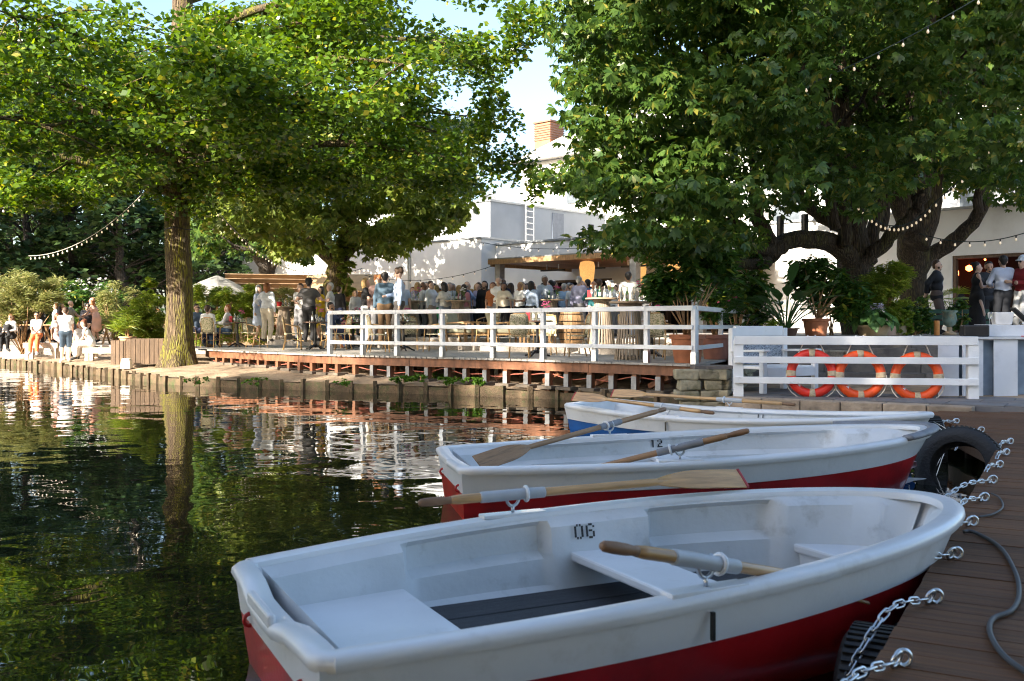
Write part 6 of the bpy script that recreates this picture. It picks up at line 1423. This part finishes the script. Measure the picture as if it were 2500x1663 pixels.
# ------------------------------------------------------------------ string lights: cable with bulbs
bulb = mat('warm_bulb', (.85,.8,.7), .2, emit=(1,.75,.45,.15)); sock = blackiron
BM = MB().lathe([(.004,-.075),(.022,-.06),(.026,-.04),(.018,-.015),(.012,0)], 10).mesh('bulb', True); BM.materials.append(bulb)
SM_ = MB().lathe([(.014,-.005),(.016,.0),(.016,.04),(.010,.05)], 8).mesh('socket', True); SM_.materials.append(sock)
def lights(label, a, b, sag, n, cm=None, sc=.95):
    a, b = Vector(a), Vector(b); t = thing('string_lights', label, 'string lights', a, 0, 'strings of light bulbs'); d = b-a
    P = [d*f-Vector((0,0,sag*4*f*(1-f))) for f in np.linspace(0,1,40)]; MB().tube(P, .011, 5).build('cable', cm or mat('pale_cable', (.45,.42,.36), .7), t, smooth=True)
    for k in range(n):
        f = (k+.5)/n; p = d*f-Vector((0,0,sag*4*f*(1-f)+.05)); bo_ = bpy.data.objects.new('bulb', BM); COL.objects.link(bo_); bo_.parent = t; bo_.location = p; bo_.scale = (sc,)*3
        s_ = bpy.data.objects.new('socket', SM_); COL.objects.link(s_); s_.parent = t; s_.location = p; s_.scale = (sc,)*3
dkc = mat('dark_cable', (.03,.05,.045), .6)
lights('string of bulbs rising from the willowy shrub to the mossy trunk', PT(70,625,31), PT(388,430,27), .55, 26)
lights('pale cable with few bulbs crossing to the mossy trunk above the wood', PT(-30,512,24), PT(385,420,27), .12, 6)
lights('string of bulbs sloping from the mossy trunk down to the market stall', PT(470,440,27.3), PT(725,660,40), .5, 30)
lights('string of bulbs in front of the market stall awning', PT(700,655,39.5), PT(885,655,40.5), .25, 16, dkc)
lights('string of bulbs along the white wing wall to the terrace roof', PT(890,672,39), PT(1200,650,36.5), .35, 12, dkc)
lights('string of bulbs along the parapet above the terrace roof', PT(1100,575,41), PT(1480,600,37), .3, 11, dkc)
lights('string of bulbs crossing the chestnut crown', PT(1500,352,18), PT(2420,-25,16.5), .35, 16, dkc)
lights('sagging string of bulbs between the chestnut stems', PT(2080,480,21.5), PT(2275,500,21.5), .55, 18, dkc)
lights('string of bulbs climbing from the mossy limb to the right', PT(2275,500,21.5), PT(2520,230,20), .15, 11, dkc)
lights('string of bulbs in front of the bar wall', PT(2245,570,23), PT(2540,555,21), .25, 8, dkc)
# ------------------------------------------------------------------ fixtures on the chestnut stems
for u, v0, v1 in ((1905,530,595),(1965,525,590)):
    y = 26; t = thing('tube_speaker', ('slim black tube speaker on the wall nearer the terrace roof','slim black tube speaker on the wall nearer the chestnut stem')[u > 1950], 'speaker', PT(u, v1, y)); hh = PZ(v0,y)-PZ(v1,y); MB().lathe([(.09,0),(.1,.02),(.1,hh),(.09,hh+.02)], 12).build('tube', blackiron, t, smooth=True, sharp=40); MB().box((0,.1,hh/2),(.05,.2,.05)).build('bracket', blackiron, t)
# ------------------------------------------------------------------ shrubs and potted plants
def pot(parent, r, hgt, m=terracotta, loc=(0,0,0)):
    o = MB().lathe([(r*.72,0),(r*.76,.01),(r*.95,hgt*.84),(r*1.06,hgt*.85),(r*1.06,hgt),(r*.95,hgt),(r*.92,hgt*.9),(.02,hgt*.88)], 24, c=loc).build('pot', m, parent, smooth=True, sharp=35); return o
def shrub(name, label, loc, blobs, per, size, ratio, m, stems=6, pr=None, ph=0, flowers=None, droop=.25, flat=.5, potm=terracotta, cat='shrub', stm=None, clump=10, grp=None, palm=0):
    t = thing(name, label, cat, loc, 0, grp); base = Vector((0,0,ph))
    if pr: pot(t, pr, ph, potm)
    mb = MB(); cl = []
    for (c, rad) in blobs:
        c = Vector(c); rad = Vector(rad)
        for k in range(clump):
            d = Vector((rnd.gauss(0,1), rnd.gauss(0,1), rnd.gauss(0,1))).normalized()*rnd.uniform(.3,1)**.5; p = c+Vector((d.x*rad.x, d.y*rad.y, d.z*rad.z))
            s = min(rad)*.42; cl.append((tuple(p), (s,s,s*.7), 1))
            if k < stems: mb.tube([base*.9+Vector((rnd.uniform(-.05,.05), rnd.uniform(-.05,.05), 0)), base.lerp(p,.5)+Vector((rnd.uniform(-.08,.08), rnd.uniform(-.08,.08), .08)), p], [.018,.012,.005], 5)
    if mb.v: mb.build('stems', stm or woodwarm, t, smooth=True)
    foliage('foliage', cl, per, size, ratio, m, t, droop=droop, flat=flat, palm=palm)
    if flowers:
        fm, n, fs = flowers; pts = clump_pts([(c, tuple(x*1.03 for x in r_)) for c, r_ in blobs], n); pts = pts[pts[:, 2] > np.mean([b[0][2] for b in blobs])-.3*blobs[0][1][2]]
        V = leaf_quads(np.repeat(pts, 4, 0), fs, .9, -.2, .2); npmesh('flowers', V, quads(len(V)//4), fm, t)['kind'] = 'stuff'
    return t
def loc_(u, y, lev): return (PX(u,y), y, lev)
pinkm = mat('pink_oleander', (.70,.16,.26), .6); whm = mat('white_oleander', (.82,.80,.78), .6); mauve = mat('pale_mauve_flower', (.72,.60,.72), .6)
# left bank
shrub('willowy_shrub','feathery grey-green shrub with slender leaves above the seated guests',(PX(55,35),35,.4),[((0,0,2.3),(1.3,1.0,.75)),((-.5,0,1.7),(.9,.7,.7)),((.6,.1,2.0),(.85,.7,.6))],150,.20,.16,LM_willow,stems=8,clump=26,droop=-.25,flat=.2)
shrub('white_oleander','dark oleander shrub covered in white blossom behind the garden tables',(PX(200,40),40,.5),[((-.6,0,2.1),(1.0,.8,.8)),((.5,0,2.1),(1.0,.8,.8)),((.0,0,1.2),(1.4,.8,.7))],130,.22,.26,LM_glossy,stems=5,clump=18,flowers=(whm,110,.10))
shrub('oleander_bush','open grey-green bush between the white blossom and the bamboo planter',(PX(285,38.5),38.5,.5),[((0,0,1.9),(.9,.7,.8)),((.3,0,1.2),(.9,.7,.7))],110,.2,.2,LM_willow,stems=7,clump=16)
bs = shrub('potted_bamboo','bright yellow-green bamboo in a terracotta pot behind the slatted boxes',(PX(362,29),29,.72),[((0,0,1.1),(.62,.5,.55)),((.1,0,.62),(.55,.4,.4))],230,.15,.15,LM_bam,stems=10,pr=.27,ph=.24,clump=22,droop=.35,flat=.2,cat='potted plant')
shrub('potted_grass','arching long-leaved plant in a pale pot on the slatted box',(PX(312,28.3),28.3,.80),[((0,0,.75),(.42,.4,.35))],60,.34,.07,LM_bam,stems=4,pr=.24,ph=.30,clump=14,droop=-.1,flat=.1,potm=mat('pale_terracotta', (.60,.34,.20), .75, .2, 5),cat='potted plant')
shrub('vine_plant','tall vine with large pale leaves beside the mossy trunk',(PX(365,30.5),30.5,.7),[((0,0,1.9),(.16,.16,.35)),((.25,0,1.55),(.25,.2,.25)),((-.15,0,1.4),(.2,.2,.2))],26,.2,.85,LM_bam,stems=2,clump=6)
for i, (u, y, w) in enumerate(((500,35.0,1.3),(560,35.4,1.3),(620,35.8,1.2))):
    shrub('bamboo_hedge',('bright bamboo hedge clump next to the mossy trunk','middle clump of the bright bamboo hedge','bamboo hedge clump behind the pale blue tunic')[i],(PX(u,y),y,.6),[((0,0,1.5),(w*.62,.5,.85)),((0,0,.7),(w*.62,.5,.6))],240,.17,.16,LM_bam,stems=6,clump=26,droop=.3,flat=.2,grp='bamboo hedge')
shrub('olive_bush','loose grey-green potted bush behind the red bucket table',(PX(690,36),36,1.0),[((0,0,1.25),(.75,.6,.6))],130,.16,.2,LM_willow,stems=8,pr=.3,ph=.45,clump=20,cat='potted plant')
shrub('flower_tub','tub of pink and white flowers beside the railing end',(PX(845,29.5),29.5,lev_at(PX(845,29.5),29.5)),[((0,0,.62),(.32,.3,.22))],60,.1,.4,LM_bam,stems=3,pr=.22,ph=.36,flowers=(pinkm,40,.07),clump=12,cat='potted plant')
shrub('climbing_ivy','ivy climbing the pale chestnut trunk',(PX(838,36.4),36.4,1.2),[((0,0,1.4),(.35,.2,1.1)),((.1,0,3.0),(.4,.25,.8))],70,.2,.85,LM_chest2,stems=2,clump=14)
for i, (u, v) in enumerate(((985,933),(1030,930),(1060,928),(1100,936),(1140,930),(1160,938),(620,938),(840,940),(480,938))):
    p = GP(u, v, .24); shrub('bank_weed',['small green weed tuft on the bank edging','leafy weed on the bank below the railing','largest leafy weed on the bank edging','weed at the foot of a deck post','green weed beside the bracketed post','weed at the water edge under the deck','tiny weed on the sunny bank','weed beside the dark bank stake','weed below the mossy trunk'][i],p,[((0,0,.07),(.26,.14,.09))],46 if i < 6 else 14,.07,.6,LM_weed,stems=1,clump=9,grp='weeds along the bank')
# right: deck corner and terrace
shrub('potted_shrub','large glossy-leaved shrub in a big terracotta pot at the deck corner',loc_(1678,17.35,LV1),[((-.1,0,1.72),(.72,.55,.45)),((.45,.3,1.75),(.45,.45,.40)),((-.25,.1,1.32),(.45,.4,.25))],34,.21,.36,LM_glossy,stems=4,pr=.30,ph=.50,clump=30,droop=.35,flat=.75,cat='potted plant')
shrub('potted_oleander','pink-flowering oleander in a dark terracotta pot behind the side railing',loc_(1748,19.2,LV1),[((0,0,1.35),(.5,.45,.35)),((.1,0,1.0),(.4,.35,.25))],60,.19,.2,LM_glossy,stems=5,pr=.30,ph=.48,flowers=(pinkm,10,.07),clump=18,cat='potted plant',potm=mat('dark_terracotta', (.24,.10,.07), .8))
shrub('tall_dark_shrub','tall dark glossy shrub between the deck corner and the wall',loc_(1800,21,1.0),[((0,0,1.5),(.6,.5,.8)),((.2,0,.8),(.6,.5,.6))],40,.22,.36,LM_glossy,stems=6,clump=24)
# bird of paradise: each leaf its own part
sx, sy = PX(1918,19.9), 19.9
bp_ = thing('bird_of_paradise_plant','large paddle-leaved tropical plant in a pot above the wicker bench','potted plant',(sx,sy,1.2)); pot(bp_, .26, .16, mat('dark_terracotta2', (.15,.08,.06), .8))
pad = leafmat('paddle_leaf', (.045,.13,.03), (.075,.17,.05), .25, .32); BPM = []
for var in range(3):
    mb = MB(); L_ = (1.0,.85,.7)[var]; st0 = []
    for i in range(9): f = i/8; st0.append(Vector((0, -.28*f*f*L_, f*L_*.75)))
    mb.tube(st0, [.014]*5+[.011]*4, 6)
    V = []; n = 10; tip = st0[-1]; dr = Vector((0,-.55,.83)).normalized()
    for i in range(n):
        f = i/(n-1); c = tip+dr*(f*.52*L_)+Vector((0,-.10*f*f,-.12*f*f)); w = .105*math.sin(math.pi*min(1, f*.93+.05))**.7
        V += [c+Vector((-w,0,.03)), c, c+Vector((w,0,.03))]
    mb.add(V, [(i*3+j, i*3+j+1, i*3+j+4, i*3+j+3) for i in range(n-1) for j in range(2)]); me = mb.mesh('leaf', True); me.materials.append(pad); BPM.append(me)
for k in range(26):
    o = bpy.data.objects.new('leaf', BPM[k % 3]); COL.objects.link(o); o.parent = bp_; a = k*2.4; tl = .02+.62*((k*7) % 26)/26
    o.rotation_euler = (tl, 0, a); o.location = (.05*math.sin(a), -.05*math.cos(a), .12); o.scale = (1,1,1.0+.25*rnd.random())
shrub('potted_leafy_shrub','broad dark-leaved shrub in a terracotta pot behind the paddle-leaved plant',loc_(1992,20.3,1.195),[((.35,.4,1.0),(.75,.55,.50)),((.1,.4,1.3),(.5,.5,.4)),((.75,.3,.7),(.4,.4,.4))],34,.2,.36,LM_glossy,stems=5,pr=.27,ph=.36,clump=30,flat=.75,droop=.35,cat='potted plant')
shrub('yellow_green_shrub','small yellow-green shrub low beside the paddle-leaved plant',loc_(1872,19.5,1.0),[((0,0,.32),(.3,.25,.22))],60,.10,.3,LM_bam,stems=3,clump=14)
shrub('sunlit_laurel','sunlit yellow-green laurel behind the hosta pot',loc_(2030,21.5,1.195),[((0,0,.75),(.35,.3,.45))],46,.15,.36,LM_bam,stems=4,clump=16)
# hosta with single leaves
hx = thing('hosta_pot','hosta with broad heart-shaped leaves and pale mauve flowers in a stone pot','potted plant',loc_(2132,20.6,1.195)); pot(hx, .36, .22, mat('pale_stone_pot', (.48,.38,.25), .85, .2, 5, .3, 30))
hl = leafmat('hosta_leaf', (.07,.17,.05), (.12,.24,.07), .25, .4); V = []; n = 8
for i in range(n):
    f = i/(n-1); w = .085*(math.sin(math.pi*min(1, f**.7*.96+.03)))**.8; V += [(-w,-f*.2,.035-.10*f*f+.012), (0,-f*.2,.025-.10*f*f), (w,-f*.2,.035-.10*f*f+.012)]
HM = MB().add(V, [(i*3+j, i*3+j+1, i*3+j+4, i*3+j+3) for i in range(n-1) for j in range(2)]).mesh('leaf', True); HM.materials.append(hl)
for k in range(90):
    o = bpy.data.objects.new('leaf', HM); COL.objects.link(o); o.parent = hx; a = k*2.4+rnd.uniform(-.3,.3); f = (k/90)**.6; r_ = .42*f
    o.location = (r_*math.sin(a), -r_*math.cos(a), .24+.26*(1-f*f)+rnd.uniform(-.03,.03)); o.rotation_euler = (rnd.uniform(-.3,.35)+.5*f, rnd.uniform(-.3,.3), a); o.scale = (rnd.uniform(.75,1.2),)*3
P = []
for k in range(16):
    a = rnd.uniform(0,6.28); r_ = rnd.uniform(0,.3); 
    for q in range(14): P.append((r_*math.cos(a)+rnd.gauss(0,.02), r_*math.sin(a)+rnd.gauss(0,.02), .5+q*.013))
V = leaf_quads(np.array(P), .05, .5, .2, .2); npmesh('flowers', V, quads(len(V)//4), mauve, hx)['kind'] = 'stuff'
shrub('potted_fine_bamboo','fine bright bamboo in a pale terracotta pot on the terrace',loc_(2166,21.2,1.195),[((-.22,0,1.0),(.42,.35,.38)),((.12,0,1.25),(.36,.35,.42)),((.05,0,.65),(.36,.3,.3))],230,.12,.15,LM_bam,stems=14,pr=.25,ph=.36,potm=mat('pale_pink_terracotta', (.62,.42,.32), .8, .2, 6, .3, 40),clump=24,droop=.2,flat=.2,cat='potted plant')
shrub('trailing_ivy_pot','trailing ivy spilling over a pale pot beside the bamboo',loc_(2198,21.2,1.195),[((0,0,.42),(.24,.22,.2)),((.0,-.15,.2),(.18,.12,.2))],60,.08,.7,LM_bam,stems=2,pr=.18,ph=.34,potm=mat('stone_pot2', (.5,.42,.3), .85),clump=12,cat='potted plant')
shrub('dark_conifer_pot','small dark bushy conifer behind the trailing ivy',loc_(2232,22.2,1.195),[((0,0,.45),(.28,.28,.42)),((.18,0,.3),(.22,.22,.3))],110,.09,.3,LM_glossy,stems=3,clump=18)
# palm
px_ = thing('fan_palm','fan palm with spiky fronds behind the man in the dark suit','palm',loc_(2318,25.4,1.195)); mb = MB(); mb.tube([(0,0,0),(.05,0,.5)], [.08,.06], 8); mb.build('trunk', BK_dark, px_, smooth=True); FM = MB()
for q in range(11):
    a = (q-5)*.24; d = Vector((math.sin(a),-math.cos(a),0)); s = Vector((math.cos(a),math.sin(a),0)); b0 = Vector((0,-.5,.28)); FM.add([b0, b0+d*.22+s*.02, b0+d*.45+Vector((0,0,-.12)), b0+d*.22-s*.02], [(0,1,2,3)])
FM.tube([(0,0,0),(0,-.3,.24),(0,-.5,.28)], .008, 4); fme = FM.mesh('frond'); fme.materials.append(LM_bam)
for k in range(18):
    o = bpy.data.objects.new('frond', fme); COL.objects.link(o); o.parent = px_; o.location = (.03,0,.5); o.rotation_euler = (rnd.uniform(-.7,.5), rnd.uniform(-.2,.2), k*2.4)
# urn
ur = thing('stone_urn','weathered blue-green urn on a stone foot beside the man in the suit','urn',loc_(2318,22.6,1.195)); MB().lathe([(.16,0),(.15,.04),(.06,.09),(.06,.17),(.02,.19)], 16).build('foot', mat('tan_stone', (.42,.31,.2), .85), ur, smooth=True); MB().lathe([(.05,.18),(.13,.24),(.16,.36),(.14,.5),(.19,.55),(.17,.56),(.02,.54)], 18).build('bowl', mat('verdigris', (.22,.32,.28), .8, .3, 8, .4, 30, dirt=(.4,.34,.2), dscale=6), ur, smooth=True)
shrub('hanging_vine','vine trailing from the urn and the green railing',loc_(2342,22.8,1.195),[((0,0,.45),(.22,.2,.4))],60,.09,.7,LM_glossy,stems=2,clump=12)
tag(MB().lathe([(.055,0),(.06,.02),(.06,.3),(.05,.32)], 14).build('clay_cylinder', mat('orange_clay', (.6,.25,.07), .7), smooth=True, loc=loc_(2287,21.2,1.195)), 'orange clay cylinder standing on the terrace edge beside the urn', 'vessel')
dg = mat('green_bench_paint', (.01,.08,.05), .5); gb = thing('green_bench','dark green bench behind the urn','bench',loc_(2340,24.0,1.195))
for k in range(3): MB().box((0,0,.28+k*.14),(1.5,.03,.1)).build('slat', dg, gb)
for s in (-1,1): MB().box((s*.6,.05,.3),(.06,.06,.6)).build('leg', dg, gb)
